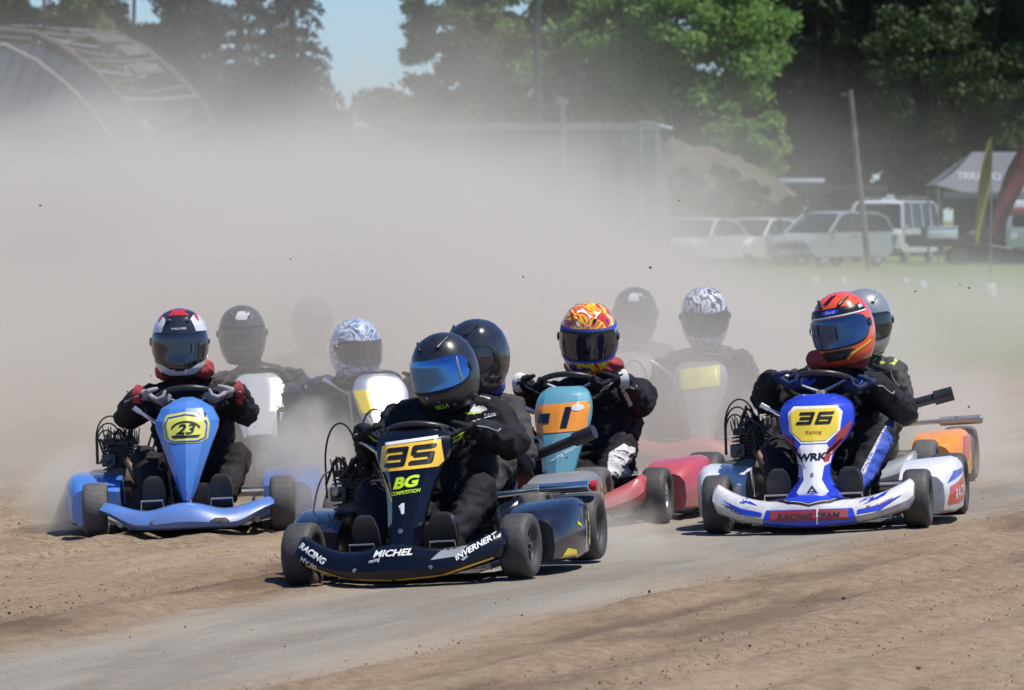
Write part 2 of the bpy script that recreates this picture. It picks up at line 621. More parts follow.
    grass = mix(mr(nz(geo.outputs['Position'], 1.5, 6), .35, .7), (.10, .155, .035), (.19, .235, .075))
    grass = mix(mr(nz(geo.outputs['Position'], .25, 4), .5, .75, 0, .6), grass, (.25, .22, .12))
    col = mix(gmask, col, grass)
    L.new(col, b.inputs['Base Color'])
    bp = N.new('ShaderNodeBump')
    bp.inputs['Strength'].default_value = .8
    bp.inputs['Distance'].default_value = .03
    hs = math_('ADD', math_('ADD', fine, math_('MULTIPLY', grit, .4)), math_('MULTIPLY', crumb, .7))
    L.new(math_('MULTIPLY', hs, math_('MULTIPLY_ADD', band, -.8, 1.0)), bp.inputs['Height'])
    L.new(bp.outputs[0], b.inputs['Normal'])
    o = link('ground', me, m)
    o['kind'] = 'structure'
    return o
DIRT_A, DIRT_B, DIRT_C, DIRT_D = (.235, .166, .102), (.35, .262, .172), (.41, .32, .225), (.095, .06, .038)
GREY_A, GREY_B = (.185, .168, .142), (.285, .262, .222)
build_ground()

def build_clods():
    mb = MB()
    bm = mb.bm
    r_ = random.Random(3)
    def clod(x, y, s):
        g = bmesh.ops.create_icosphere(bm, subdivisions=1, radius=s)
        q = Matrix.Rotation(r_.uniform(0, 6), 3, 'Z')
        sq = (1, r_.uniform(.6, 1), r_.uniform(.5, .85))
        for v in g['verts']:
            v.co = q @ Vector((v.co.x * sq[0], v.co.y * sq[1], v.co.z * sq[2])) * (1 + r_.uniform(-.25, .25))
            v.co += Vector((x, y, ground_z(x, y) + s * .35))
    n = 0
    while n < 3600:
        y = 17.5 + 22 * r_.random() ** 1.4
        x = r_.uniform(-.1, .1) * y
        a = x - .355 * y
        if -9.6 < a < -7.9 and r_.random() < .93:
            continue
        if r_.random() > .35 + .65 * max(0, fbm(x * 1.2, y * 1.2, 2)) * 3:
            continue
        clod(x, y, r_.uniform(.0015, .0052) if r_.random() < .985 else r_.uniform(.006, .011))
        n += 1
    o = mb.build('dirt_clods', mat('dark_soil_clods', (.11, .075, .05), .95, var=.5, vscale=3), None, smooth=0)
    o['kind'] = 'stuff'
    tag(o, 'loose dark soil clods strewn over the dirt track', 'soil clods')
build_clods()
# ------------------------------------------------------------------ kart
def resample(rows_pts, n):
    """Catmull-Rom through key rings"""
    out = []
    k = len(rows_pts)
    for i in range(n):
        t = i * (k - 1) / (n - 1)
        a = min(int(t), k - 2)
        f = t - a
        p0, p1, p2, p3 = rows_pts[max(a - 1, 0)], rows_pts[a], rows_pts[a + 1], rows_pts[min(a + 2, k - 1)]
        row = []
        for q0, q1, q2, q3 in zip(p0, p1, p2, p3):
            q0, q1, q2, q3 = Vector(q0), Vector(q1), Vector(q2), Vector(q3)
            row.append(.5 * ((2 * q1) + (q2 - q0) * f + (2 * q0 - 5 * q1 + 4 * q2 - q3) * f * f + (3 * q1 - q0 - 3 * q2 + q3) * f ** 3))
        out.append(row)
    return out

def wheel(root, x, y, r, w, side, rimmat, tyremat, steer=0.):
    """tyre + rim + hub as its own part; the wheel is a part, tyre and rim its sub-parts"""
    z = r
    h = w / 2
    prof = [(-h * .72, r * .55), (-h * .93, r * .62), (-h * 1.0, r * .76), (-h * .95, r * .90), (-h * .80, r * .975), (-h * .5, r * .998), (0, r), (h * .5, r * .998), (h * .80, r * .975), (h * .95, r * .90), (h * 1.0, r * .76), (h * .93, r * .62), (h * .72, r * .55)]
    mb = MB().lathe(prof, (0, 0, 0), 'x', 40)
    t = mb.build('wheel', tyremat, root, smooth=50)
    rp = [(-h * .70, r * .56), (-h * .74, r * .60), (-h * .66, r * .52), (-h * .2, r * .47), (0, r * .45), (h * .2, r * .47), (h * .66, r * .52), (h * .74, r * .60), (h * .70, r * .56)]
    mb = MB().lathe(rp, (0, 0, 0), 'x', 32)
    d = side * h * .35
    mb.lathe([(d, r * .47), (d + side * .004, r * .30), (d + side * .016, r * .27), (d + side * .016, .012), (d + side * .03, .012), (d + side * .03, .0)], (0, 0, 0), 'x', 24)
    for k in range(6):
        a = k * math.pi / 3
        mb.box((d + side * .01, r * .38 * math.cos(a), r * .38 * math.sin(a)), (.012, .012, .03), (a - math.pi / 2, 0, 0), .002)
    for k in range(3):
        a = k * 2.094 + .4
        mb.tube([(d + side * .016, .028 * math.cos(a), .028 * math.sin(a)), (d + side * .026, .028 * math.cos(a), .028 * math.sin(a))], .007, 6)
    rm = mb.build('rim', rimmat, t, smooth=30)
    t.location = (x, y, z)
    t.rotation_euler = (0, 0, steer)
    return t

def nose_section(s, P):
    """closed profile at x = s * half-width, s in [-1, 1]"""
    a = abs(s)
    x = s * P['nw']
    flare = a ** 2.2
    zb = .028 + (P.get('rise', .075)) * flare
    zt = .125 + .05 * math.exp(-(a / .34) ** 2) * P.get('hump', 1.) + P.get('wing', .105) * a ** 2.6
    if P.get('spear'):
        k = smooth(.55, 1., a)
        zb = .035 + .085 * k
        zt = .105 + .055 * math.exp(-(a / .4) ** 2) + .065 * smooth(.35, 1, a)
    if a > .96:
        m = (zb + zt) / 2
        q = 1 - ((a - .96) / .04) * .5
        zb, zt = m + (zb - m) * q, m + (zt - m) * q
    yf = -.87 + .17 * a ** 2.4
    yb = yf + .20 - .06 * a
    crease = .035 * (1 - a * .4)
    pts = [(x, yb, zb + .015), (x, yf + .04, zb), (x, yf + .008, zb + .012), (x, yf - .006, zb + (zt - zb) * .33),
           (x, yf + .012, zb + (zt - zb) * .66), (x, yf + crease + .012, zt - .012), (x, yf + crease + .03, zt),
           (x, yf + .11 - .02 * a, zt + .006), (x, yb, zt - .012), (x, yb + .003, (zb + zt) / 2)]
    return pts

def fairing_rows(P):
    """rows from base up: (z, half width, y of the face, depth)"""
    rows = []
    for (z, w, y, d, b) in P['fair']:
        ring = [(-w, y + d, z), (-w * .97, y + d * .55, z), (-w * .62, y - b * .45, z), (-w * .3, y - b * .8, z), (0, y - b, z), (w * .3, y - b * .8, z), (w * .62, y - b * .45, z), (w * .97, y + d * .55, z), (w, y + d, z),
                (w * .8, y + d + .01, z), (0, y + d * .5 + .02, z), (-w * .8, y + d + .01, z)]
        rows.append(ring)
    return rows

FAIR_35 = [(.12, .075, -.68, .05, .03), (.22, .075, -.64, .05, .03), (.36, .095, -.555, .06, .03), (.47, .13, -.49, .06, .03), (.52, .155, -.455, .07, .028), (.585, .163, -.415, .07, .026), (.62, .145, -.38, .06, .022), (.648, .10, -.335, .05, .018), (.655, .085, -.30, .03, .01)]
FAIR_BLUE = [(.17, .022, -.67, .03, .015), (.22, .045, -.655, .04, .03), (.33, .085, -.61, .05, .045), (.44, .125, -.56, .06, .05), (.52, .155, -.52, .07, .05), (.56, .16, -.50, .07, .05), (.62, .13, -.46, .06, .04), (.655, .07, -.42, .05, .03), (.672, .03, -.38, .03, .012)]
FAIR_36 = [(.12, .15, -.70, .06, .02), (.17, .13, -.685, .06, .03), (.23, .085, -.655, .06, .035), (.30, .075, -.62, .05, .035), (.37, .10, -.58, .06, .035), (.43, .15, -.545, .07, .03), (.50, .175, -.51, .08, .03), (.56, .172, -.475, .08, .028), (.60, .14, -.44, .07, .02), (.625, .08, -.40, .05, .01)]
FAIR_GLINT = [(.15, .08, -.70, .05, .01), (.26, .10, -.67, .05, .006), (.34, .12, -.62, .05, .003), (.40, .14, -.575, .05, .002), (.48, .155, -.515, .05, .002), (.55, .16, -.462, .05, .002), (.61, .13, -.417, .04, .002), (.64, .09, -.38, .03, .005)]  # face flattened and sloped so that the sun glints off it
FAIR_WIDE = [(.15, .08, -.68, .05, .03), (.25, .09, -.64, .05, .03), (.38, .12, -.58, .06, .035), (.48, .155, -.53, .07, .035), (.57, .165, -.49, .07, .03), (.64, .14, -.44, .06, .025), (.67, .09, -.39, .04, .015)]

def make_kart(P, mx, label):
    root = empty('racing_kart', label, 'kart', 'karts racing round the dirt bend', mx)
    cb, cf, cp = P['nose_m'], P['fair_m'], P['pod_m']
    # chassis: steel tubes and floor tray
    mb = MB()
    for s in (-1, 1):
        mb.tube([(s * .34, -.60, .06), (s * .33, -.3, .055), (s * .30, 0, .055), (s * .30, .45, .065), (s * .26, .72, .08)], .015, 8)
        mb.tube([(s * .34, -.52, .06), (s * .45, -.52, .11)], .014, 8)
        mb.tube([(s * .20, -.66, .07), (s * .16, -.86, .08)], .010, 8)
        mb.tube([(s * .31, -.30, .07), (s * .50, -.28, .10), (s * .52, .26, .10), (s * .31, .28, .07)], .010, 8)
    mb.tube([(-.45, -.52, .10), (-.3, -.50, .06), (.3, -.50, .06), (.45, -.52, .10)], .015, 8)
    mb.tube([(-.33, -.12, .055), (.33, -.12, .055)], .013, 8)
    mb.tube([(-.30, .34, .06), (.30, .34, .06)], .013, 8)
    mb.tube([(-.52, .52, .145), (.52, .52, .145)], .02, 10)
    mb.build('chassis_frame', 'steel', root)
    MB().box((0, -.28, .036), (.60, .66, .006), bev=.002).build('floor_tray', 'steel', root)
    # nose bumper
    keys = [nose_section(s, P) for s in np.concatenate([[-1, -.98], np.linspace(-.95, .95, 27), [.98, 1]])]
    nose = MB().grid(keys, closed_u=True, cap=True).build('nose_bumper', cb, root, smooth=32)
    # number fairing
    fr = fairing_rows(P) if P.get('facet') else resample(fairing_rows(P), 34)
    fair = MB().grid(fr, closed_u=True, cap=True).build('number_fairing', cf, root, smooth=P.get('fair_smooth', 24))
    MB().tube([(0, -.60, .06), (0, -.55, .3), (0, -.40, .5)], .01, 8).build('fairing_bracket', 'steel', root)
    # side pods
    pods = []
    for s in (-1, 1):
        secs = []
        for t in np.linspace(0, 1, 13):
            y = -.335 + .67 * t
            e = min(1, .72 + .28 * math.sin(math.pi * min(1, t * 1.0 + .0)) ** .6)
            xo = (.50 + .125 * math.sin(math.pi * (.12 + .76 * t)) ** .55) + P.get('podw', 0.)
            zb, zt = .045 + .015 * (1 - e), .065 + .225 * e * (P.get('podh', 1.)) + .02 * t
            xi = .36
            secs.append([(s * xi, y, zb), (s * (xo - .035), y, zb), (s * (xo - .008), y, zb + .018), (s * xo, y, (zb + zt) / 2 - .02), (s * (xo - .006), y, zt - .04), (s * (xo - .03), y, zt - .01),
                         (s * (xo - .06), y, zt), (s * xi, y, zt - .015)])
        pods.append(MB().grid(secs, closed_u=True, cap=True).build('side_pod', cp, root, smooth=40))
    # wheels
    rt = P.get('tyre', 'tyre')
    for s in (-1, 1):
        wheel(root, s * .465, -.52, P.get('fr', .135), .125, s, P.get('rim', 'rim'), rt, R(P.get('steer', 0)))
        wheel(root, s * .505, .52, .147, .17, s, P.get('rim', 'rim'), rt)
    # rear bumper
    MB().tube([(-.55, .62, .12), (-.5, .74, .14), (-.2, .78, .15), (.2, .78, .15), (.5, .74, .14), (.55, .62, .12)], .014, 8).tube([(-.25, .60, .10), (-.25, .77, .15)], .01, 8).tube([(.25, .60, .10), (.25, .77, .15)], .01, 8).build('rear_bumper', 'blackmetal', root)
    # seat shell
    rows = []
    for (y, z, w, side) in [(-.02, .10, .14, .06), (.05, .075, .17, .12), (.16, .075, .18, .19), (.27, .10, .18, .25), (.34, .20, .18, .22), (.39, .34, .17, .16), (.43, .46, .14, .10), (.445, .51, .10, .04)]:
        up = Vector((0, -.55, .84)) if z > .09 and y > .25 else Vector((0, 0, 1))
        ring = []
        for k in range(13):
            a = -1 + k / 6
            q = abs(a)
            lift = side * max(0, (q - .55) / .45) ** 1.5
            ring.append(Vector((math.copysign(w * min(1, q * 1.35) ** .8, a) * 1.0, y, z)) + up * lift)
        rows.append(ring)
    outer = resample(rows, 22)
    inner = [[p + Vector((-.008 * (1 if p.x > .02 else -1 if p.x < -.02 else 0), -.006, .006)) for p in r] for r in outer]
    full = [r + i[::-1] for r, i in zip(outer, inner)]
    MB().grid(full, closed_u=True, cap=True).build('seat', P.get('seat_m', 'seat_black'), root, smooth=50)
    # steering wheel, column
    n = Vector((0, .42, .90)).normalized()
    e1 = Vector((1, 0, 0))
    e2 = n.cross(e1)
    c = Vector((0, -.22, P['wz']))
    ring = []
    for k in range(41):
        a = 2 * math.pi * k / 40
        ring.append(c + (e1 * math.cos(a) + e2 * math.sin(a)) * .165)
    sw = MB().tube(ring, .0145, 10, cap=False).build('steering_wheel', 'blackplastic', root)
    hb = MB()
    for a in (R(90), R(210), R(330)):
        hb.tube([c - n * .03, c - n * .018 + (e1 * math.cos(a) + e2 * math.sin(a)) * .08, c + (e1 * math.cos(a) + e2 * math.sin(a)) * .16], .008, 6)
    hb.lathe([(-.012, 0), (-.012, .03), (.012, .03), (.012, 0)], c - n * .03, 'z', 14)
    hb.build('steering_hub', 'chrome', sw)
    MB().tube([c - n * .03, (0, -.42, .33), (0, -.52, .10)], .011, 8).build('steering_column', 'steel', root)
    # pedals
    for s in (-1, 1):
        MB().tube([(s * .115, -.60, .06), (s * .115, -.66, .12), (s * .12, -.675, .175), (s * .225, -.675, .175), (s * .228, -.66, .12), (s * .228, -.60, .06)], .005, 8).build('pedal', 'steel', root)
    # engine on the kart's right (image left): crank case with round cover, finned cylinder, head
    if P.get('engine', True):
        ex, ey = -.375, .10
        eng = MB().box((ex, ey, .17), (.20, .22, .17), bev=.02).box((ex, ey + .02, .12), (.14, .32, .05), bev=.01).build('engine', 'alloy', root)
        MB().lathe([(-.15, 0), (-.15, .03), (-.145, .06), (-.13, .086), (-.09, .095), (-.02, .095)], (ex - .01, ey + .02, .235), 'y', 30).lathe([(-.165, 0), (-.165, .018), (-.15, .02)], (ex - .03, ey + .02, .235), 'y', 12).build('clutch_cover', P.get('cover_m', 'browncover'), eng)
        mb = MB().box((ex, ey, .34), (.12, .12, .18), bev=.01)
        for k in range(9):
            mb.box((ex, ey, .275 + k * .018), (.19 - .003 * abs(k - 4), .19, .006), bev=.002)
        r_ = random.Random(P.get('seed', 1))
        mb.build('cylinder', 'blackmetal', eng, smooth=25)
        mb = MB().box((ex, ey, .445), (.17, .17, .03), bev=.006)
        for k in range(11):
            x = ex - .085 + .017 * k
            mb.box((x, ey - .01, .475 + r_.uniform(-.004, .006)), (.005, .17, .05), (0, R(r_.uniform(-6, 6)), 0))if False else None
            mb.tube([(x, ey - .09, .455), (x + r_.uniform(-.012, .012), ey - .10 + r_.uniform(-.02, .02), .50 + r_.uniform(-.012, .018))], [.0045, .003], 5)
            mb.tube([(x, ey, .455), (x + r_.uniform(-.012, .012), ey, .515 + r_.uniform(-.012, .018))], [.0045, .003], 5)
        mb.build('cylinder_head', 'blackmetal', eng, smooth=25)
        mb = MB()
        for k in range(6):                       # radiating cooling fins between the engine and the column
            a = R(20 + k * 13)
            p = Vector((ex + .13 + .02 * k, ey - .04, .40 - .018 * k))
            mb.tube([p, p + Vector((.03 + .004 * k, -.02, .085 - .006 * k))], [.007, .005], 6)
        mb.build('cooling_fins', 'blackmetal', eng)
        MB().box((ex + .05, ey + .16, .33), (.12, .14, .11), bev=.02).tube([(ex, ey + .06, .34), (ex + .02, ey + .12, .34)], .03, 10).build('air_filter', 'blackplastic', eng)
        for k in range(P.get('loops', 3)):
            q = .018 * k
            pts = []
            hgt = P.get('loop_h', .62) - k * .035
            for t in np.linspace(0, 1, 18):
                a = math.pi * t
                pts.append((ex - .05 - q * .5 + (-.075 + q * .8) * math.cos(a) * -1 * -1, ey - .06 - .02 * k, .44 + (hgt - .44) * math.sin(a) ** .8 - (.10 if t < .02 else 0)))
            MB().tube(pts, .0045, 6).build('cable', 'cable', eng)
        # hoses, leads and the exhaust header give the engine its untidy outline
        for k in range(P.get('hoses', 7)):
            p = Vector((ex + r_.uniform(-.09, .06), ey + r_.uniform(-.12, .05), r_.uniform(.40, .47)))
            q = Vector((ex + r_.uniform(-.12, .16), ey + r_.uniform(-.14, .08), r_.uniform(.20, .42)))
            mid = (p + q) / 2 + Vector((r_.uniform(-.06, .05), -.05, r_.uniform(.06, .15)))
            rows_ = resample([[p], [p.lerp(mid, .6) + Vector((0, 0, .03))], [mid], [q]], 14)
            MB().tube([w_[0] for w_ in rows_], r_.choice((.004, .006, .009)), 6).build('hose', r_.choice(('cable', 'blackplastic', 'cable', 'blackmetal')), eng)
        MB().tube([w_[0] for w_ in resample([[Vector((ex + .02, ey - .09, .36))], [Vector((ex + .05, ey - .17, .33))], [Vector((ex + .10, ey - .15, .22))], [Vector((ex + .14, ey + .1, .14))]], 14)], .019, 10).build('exhaust_header', 'browncover', eng)
        MB().box((ex + .105, ey + .12, .20), (.012, .34, .10), bev=.004).build('chain_guard', 'steel', eng)
        MB().box((ex - .06, ey - .10, .36), (.07, .05, .06), bev=.008).tube([(ex - .06, ey - .13, .36), (ex - .06, ey - .155, .37)], .018, 10).build('carburettor', 'alloy', eng)
        if P.get('brake_cable'):
            pts = [Vector(v) for v in P['brake_cable']]
            rows = resample([[p] for p in pts], 30)
            MB().tube([r[0] for r in rows], .0038, 6).build('cable', 'cable', root)
    # chrome lever
    if P.get('lever', True):
        a, b = Vector(P.get('lev_a', (-.30, -.30, .62))), Vector(P.get('lev_b', (-.15, -.28, .53)))
        MB().tube([a, a + (b - a) * .25], .014, 10).tube([a + (b - a) * .2, b, (-.1, -.15, .10)], [.011, .011, .009], 10).build('gear_lever', 'chrome', root)
    # exhaust on the kart's left rear (image right)
    if P.get('exhaust'):
        x1, z1 = P['exhaust']
        ex_ = MB().tube([(-.16, .42, .26), (.05, .47, z1 - .02), (.30, .46, z1), (x1 - .22, .44, z1 + .005)], .013, 10).build('exhaust_pipe', 'chrome', root)
        MB().tube([(x1 - .235, .44, z1 + .003), (x1 - .225, .44, z1 + .004), (x1 - .01, .44, z1 + .010), (x1, .44, z1 + .010)], [.014, .024, .024, .016], 16).build('silencer', P.get('sil_m', 'steel'), ex_)
        if P.get('tip'):
            MB().tube([(x1 + .001, .44, z1 + .010), (x1 + .025, .44, z1 + .011)], .024, 16).build('silencer_tip', P['tip'], ex_)
    if P.get('snorkel'):
        a, b = Vector(P['snorkel'][0]), Vector(P['snorkel'][1])
        MB().tube([a, a + (b - a) * .7], .024, 14).tube([a + (b - a) * .68, b], .034, 16).build('intake_tube', 'blackplastic', root)
    # fuel tank
    MB().box((0, -.32, .16), (.18, .16, .16), bev=.03).build('fuel_tank', 'blackplastic', root)
    return root, nose, fair, pods

def stickers(kind, root, nose, fair, pods):
    ff = surf_proj([fair], 'y', .0035)
    ff2 = surf_proj([fair], 'y', .0065)
    nf = surf_proj([nose], 'y', .0035)
    nf2 = surf_proj([nose], 'y', .0065)
    pr = surf_proj([pods[1]], '-x')
    pr2 = surf_proj([pods[1]], '-x', .0045)
    pl = surf_proj([pods[0]], 'x')
    def D(items, fn, name, m, par):
        return decal2d(items, fn, name, m, par, maxlen=.013)
    T = text_tris
    if kind == '35':
        D([poly2d([(-.135, .465), (-.128, .57), (.125, .59), (.142, .50), (.122, .478)])], ff, 'number_plate', 'amber', fair)
        D([poly2d([(-.112, .573), (-.112, .586), (.112, .606), (.112, .593)])], ff, 'white_strip', 'white', fair)
        D([place2d(g, .002, .528, .06) for g in block_digits('35', .080, .100, .019, .22, .14)], ff2, 'number', 'black', fair)
        D([place2d(T('BG', .048, .25, .045), 0, .422, .10, 1.35)], ff, 'initials', 'neon', fair)
        D([place2d(T('COMPETITION', .015, .3, .02), 0, .381, .10, .95)], ff, 'lettering', 'neon', fair)
        D([place2d(([(-.004, -.022), (.006, -.022), (.008, .022), (-.002, .022), (-.014, .012), (-.012, .006), (-.003, .011)], [tuple(range(7))]), -.005, .315, .12, 1.2)], ff, 'small_number', 'white', fair)
        D([poly2d([(-.006 + .011 * math.cos(a), .225 + .011 * math.sin(a)) for a in np.linspace(0, 6, 10)])], ff, 'fixing_bolt', 'steel', fair)
        D([place2d(T('MICHEL', .027, .25, .03), .0, .146, .02, 1.35), place2d(T('racing', .018, .3, .01), -.075, .117, .2)], nf, 'lettering', 'white', nose)
        D([place2d(T('RACING', .028, .2, .04), -.365, .152, -.50, 1.1), place2d(T('MV 80', .024, .1, .03), -.385, .112, -.50, 1.1)], nf, 'side_lettering', 'white', nose)
        D([place2d(T('INVERNERT', .026, .2, .03), .335, .155, .50, .95)], nf, 'side_lettering', 'white', nose)
        D([poly2d([(.16, .11), (.2, .15), (.30, .16), (.27, .12)]), poly2d([(.28, .105), (.30, .12), (.31, .115), (.29, .10)])], nf, 'silver_flash', 'h_silver', nose)
        D([poly2d([(-.40, .105), (-.2, .047), (0, .036), (.2, .047), (.40, .105), (.4, .098), (.2, .038), (0, .028), (-.2, .038), (-.4, .098)])], nf, 'lower_edging', 'amber', nose)
        D([poly2d([(.12, .10), (.15, .235), (.20, .225), (.24, .10), (.20, .08)])], pr, 'pod_plate', 'palegrn', pods[1])
        D([place2d(T('35', .075, .1, .04), .175, .155, .1, .8)], pr2, 'pod_number', 'black', pods[1])
        D([place2d(T('RACING', .02, .1, .02), .055, .14, 1.45, 1.2)], pr, 'pod_lettering', 'white', pods[1])
        D([poly2d([(-.10, .205), (-.04, .19), (-.035, .178), (-.09, .19)])], pr, 'pod_flash', 'neon', pods[1])
        D([poly2d([(-.28, .06), (-.22, .10), (-.12, .085), (-.1, .06)])], pr, 'pod_corner', 'yellow', pods[1])
    if kind == '36':
        D([poly2d([(-.118, .46), (-.128, .545), (-.10, .575), (.10, .575), (.128, .545), (.118, .46), (.06, .405), (-.06, .405)])], ff, 'plate_border', 'white', fair)
        D([poly2d([(-.108, .463), (-.116, .54), (-.092, .563), (.092, .563), (.116, .54), (.108, .463), (.055, .417), (-.055, .417)])], ff2, 'number_plate', 'yellow', fair)
        f3 = surf_proj([fair], 'y', .0095)
        D([place2d(g, .004, .520, .0) for g in block_digits('36', .056, .074, .013, .35, .2)], f3, 'number', 'black', fair)
        D([place2d(T('Karting', .02, .2, .01), 0, .455, 0, 1.2)], f3, 'lettering', 'dullred', fair)
        D([poly2d([(-.085, .36), (-.06, .40), (.06, .40), (.085, .36), (.075, .315), (.05, .30), (.042, .24), (.075, .185), (.05, .165), (-.05, .165), (-.075, .185), (-.042, .24), (-.05, .30), (-.075, .315)])], ff, 'white_stripe', 'white', fair)
        D([place2d(T('WRK', .034, .1, .04), -.005, .345, .03, 1.3)], ff2, 'lettering', 'navy', fair)
        D([poly2d([(.052, .32), (.052, .35), (.078, .352), (.070, .322)])], ff2, 'red_tab', 'red', fair)
        D([poly2d([(.09, .38), (.105, .45), (.165, .50), (.168, .44), (.12, .385)])], ff, 'red_flash', 'dullred', fair)
        D([poly2d([(-.09, .38), (-.105, .43), (-.15, .45), (-.155, .40), (-.11, .37)])], ff, 'red_flash', 'dullred', fair)
        D([poly2d([(.0 + .009 * math.cos(a), .265 + .009 * math.sin(a)) for a in np.linspace(0, 6, 10)])], ff2, 'fixing_bolt', 'steel', fair)
        D([place2d(T('A', .04, 0, -.004), 0, .195, 0, 1.6)], ff2, 'star_mark', 'blackmetal', fair)
        # nose
        D([poly2d([(-.22, .05), (-.20, .115), (.20, .115), (.22, .05), (.12, .03), (-.12, .03)]), poly2d([(-.42, .165), (-.32, .125), (-.22, .105), (-.22, .088), (-.32, .10)]), poly2d([(.42, .165), (.32, .125), (.22, .105), (.22, .088), (.32, .10)])], nf, 'blue_panel', 'blue', nose)
        D([poly2d([(-.18, .065), (-.18, .112), (.18, .112), (.18, .065)])], nf2, 'red_panel', 'dullred', nose)
        n3 = surf_proj([nose], 'y', .0095)
        D([place2d(T('RACING TEAM', .024, .1, .02), -.0, .088, 0, 1.35)], n3, 'lettering', 'navy', nose)
        D([poly2d([(.035, .045), (.042, .045), (.045, .12), (.02, .125), (.022, .118), (.037, .116)])], n3, 'white_mark', 'white', nose)
        D([poly2d([(-.21, -.76), (-.10, -.832), (0, -.858), (.10, -.832), (.21, -.76), (.20, -.755), (.09, -.825), (0, -.85), (-.09, -.825), (-.20, -.755)])], surf_proj([nose], '-z', .003), 'dark_pinstripe', 'black', nose)
        D([poly2d([(-.17, -.76), (-.12, -.68), (.12, -.68), (.17, -.76), (.09, -.82), (0, -.845), (-.09, -.82)])], surf_proj([nose], '-z', .003), 'blue_hood', 'blue', nose)
        D([place2d(T('Karting', .018, .2, .005), .34, .135, .42, 1.4), place2d(T('F', .03, 0, .02), .27, .108, .2, 1)], nf, 'small_lettering', 'dullred', nose)
        D([poly2d([(.22, .135), (.33, .20), (.30, .165)]), poly2d([(.24, .125), (.36, .19), (.34, .165)]), poly2d([(-.24, .135), (-.34, .19), (-.31, .155)])], nf, 'blue_flash', 'blue', nose)
        D([place2d(T('SPEED', .018, .2, .005), -.36, .12, -.4, 1.4)], nf, 'small_lettering', 'navy', nose)
        D([poly2d([(-.30, .09), (-.27, .17), (.08, .22), (.14, .18), (.12, .11), (-.1, .09)])], pr, 'red_patch', 'red', pods[1])
        D([place2d(T('RACING', .05, .2, .02), -.07, .145, .12, 1.1)], pr2, 'pod_lettering', 'white', pods[1])
        D([poly2d([(.2, .08), (.2, .25), (.32, .26), (.33, .08)])], pr, 'pod_plate', 'yellow', pods[1])
        D([place2d(T('36', .08, .1, .02), .265, .165, 0, .8)], pr2, 'pod_number', 'black', pods[1])
        D([poly2d([(-.3, .19), (-.2, .24), (.1, .25), (.15, .235), (-.1, .215)])], pr, 'pod_flash', 'blue', pods[1])
    if kind == 'blue':
        D([poly2d([(-.118, .545), (-.098, .59), (0, .605), (.098, .59), (.118, .545), (.108, .47), (.07, .452), (-.07, .452), (-.108, .47)])], ff, 'number_plate', 'palegrn', fair)
        D([poly2d([(-.108, .542), (-.09, .58), (0, .594), (0, .588), (-.085, .574), (-.102, .54), (-.095, .477), (-.06, .464), (.06, .464), (.095, .477), (.102, .54), (.085, .574), (0, .588), (0, .594), (.09, .58), (.108, .542), (.10, .474), (.065, .458), (-.065, .458), (-.10, .474)])], ff2, 'plate_border', 'blue', fair)
        D([place2d(T('23', .05, .3, .02), 0, .520, .0, 1.35)], ff2, 'number', 'black', fair)
        arc = [(.078 * math.cos(a), .512 + .048 * math.sin(a)) for a in np.linspace(.3, 2.84, 12)] + [(.07 * math.cos(a), .508 + .045 * math.sin(a)) for a in np.linspace(2.84, .3, 12)]
        D([poly2d(arc), poly2d([(-.075, .49), (.075, .49), (.06, .478), (-.06, .478)])], ff2, 'emblem', 'black', fair)
        D([poly2d([(.05, .600), (.10, .572), (.10, .592), (.07, .607)])], ff2, 'dark_chip', 'black', fair)
        D([poly2d([(.12, .075), (.15, .09), (.20, .088), (.22, .07), (.16, .062)])], nf, 'scrape', 'navy', nose)
        D([poly2d([(.02 + .075 * math.cos(a), .15 + .085 * math.sin(a)) for a in np.linspace(0, 6.0, 20)])], pl, 'pod_plate', 'palegrn', pods[0])
        p2 = surf_proj([pods[0]], 'x', .0045)
        D([place2d(T('23', .07, 0, .02), .02, .15, 0, -.9)], p2, 'pod_number', 'black', pods[0])
    if kind == 'orange':
        D([poly2d([(-.13, .45), (-.14, .585), (.14, .60), (.125, .46)])], ff, 'number_plate', 'orange', fair)
        D([place2d(T('1', .10, .15, .05), .035, .525, 0, 1.3)], ff2, 'number', 'navy', fair)
        D([poly2d([(-.115, .50), (-.105, .545), (-.045, .548), (-.05, .50)])], ff2, 'number_dash', 'navy', fair)
        D([poly2d([(.085 + .03 * math.cos(a), .57 + .016 * math.sin(a)) for a in np.linspace(0, 6, 16)])], ff2, 'pale_oval', 'h_white', fair)
        D([place2d(T('CORSA', .022, .1, .01), .045, .405, .1, 1.5), place2d(T('racing team', .02, .1, .005), .03, .35, .5, 1.3)], ff, 'lettering', 'white', fair)
        D([place2d(T('KR', .05, .1, .02), .12, .16, 0, 1.1)], pr, 'pod_lettering', 'white', pods[1])
    if kind == 'glare':
        D([poly2d([(-.15, .42), (-.158, .55), (-.075, .56), (-.07, .43)])], ff, 'number_plate', 'yellow', fair)
    if kind == 'pale':
        D([poly2d([(-.12, .45), (-.12, .57), (.12, .59), (.12, .47)])], ff, 'number_plate', 'palegrn', fair)
    if kind == 'rear5':
        D([place2d(T('RACING', .045, .1, .02), -.10, .15, .25, 1.)], pr, 'pod_lettering', 'white', pods[1])
        D([poly2d([(.1, .09), (.12, .24), (.22, .24), (.22, .09)])], pr, 'pod_plate', 'palegrn', pods[1])
        D([place2d(T('7', .09, .1, .02), .165, .165, 0, .9)], pr2, 'pod_number', 'black', pods[1])
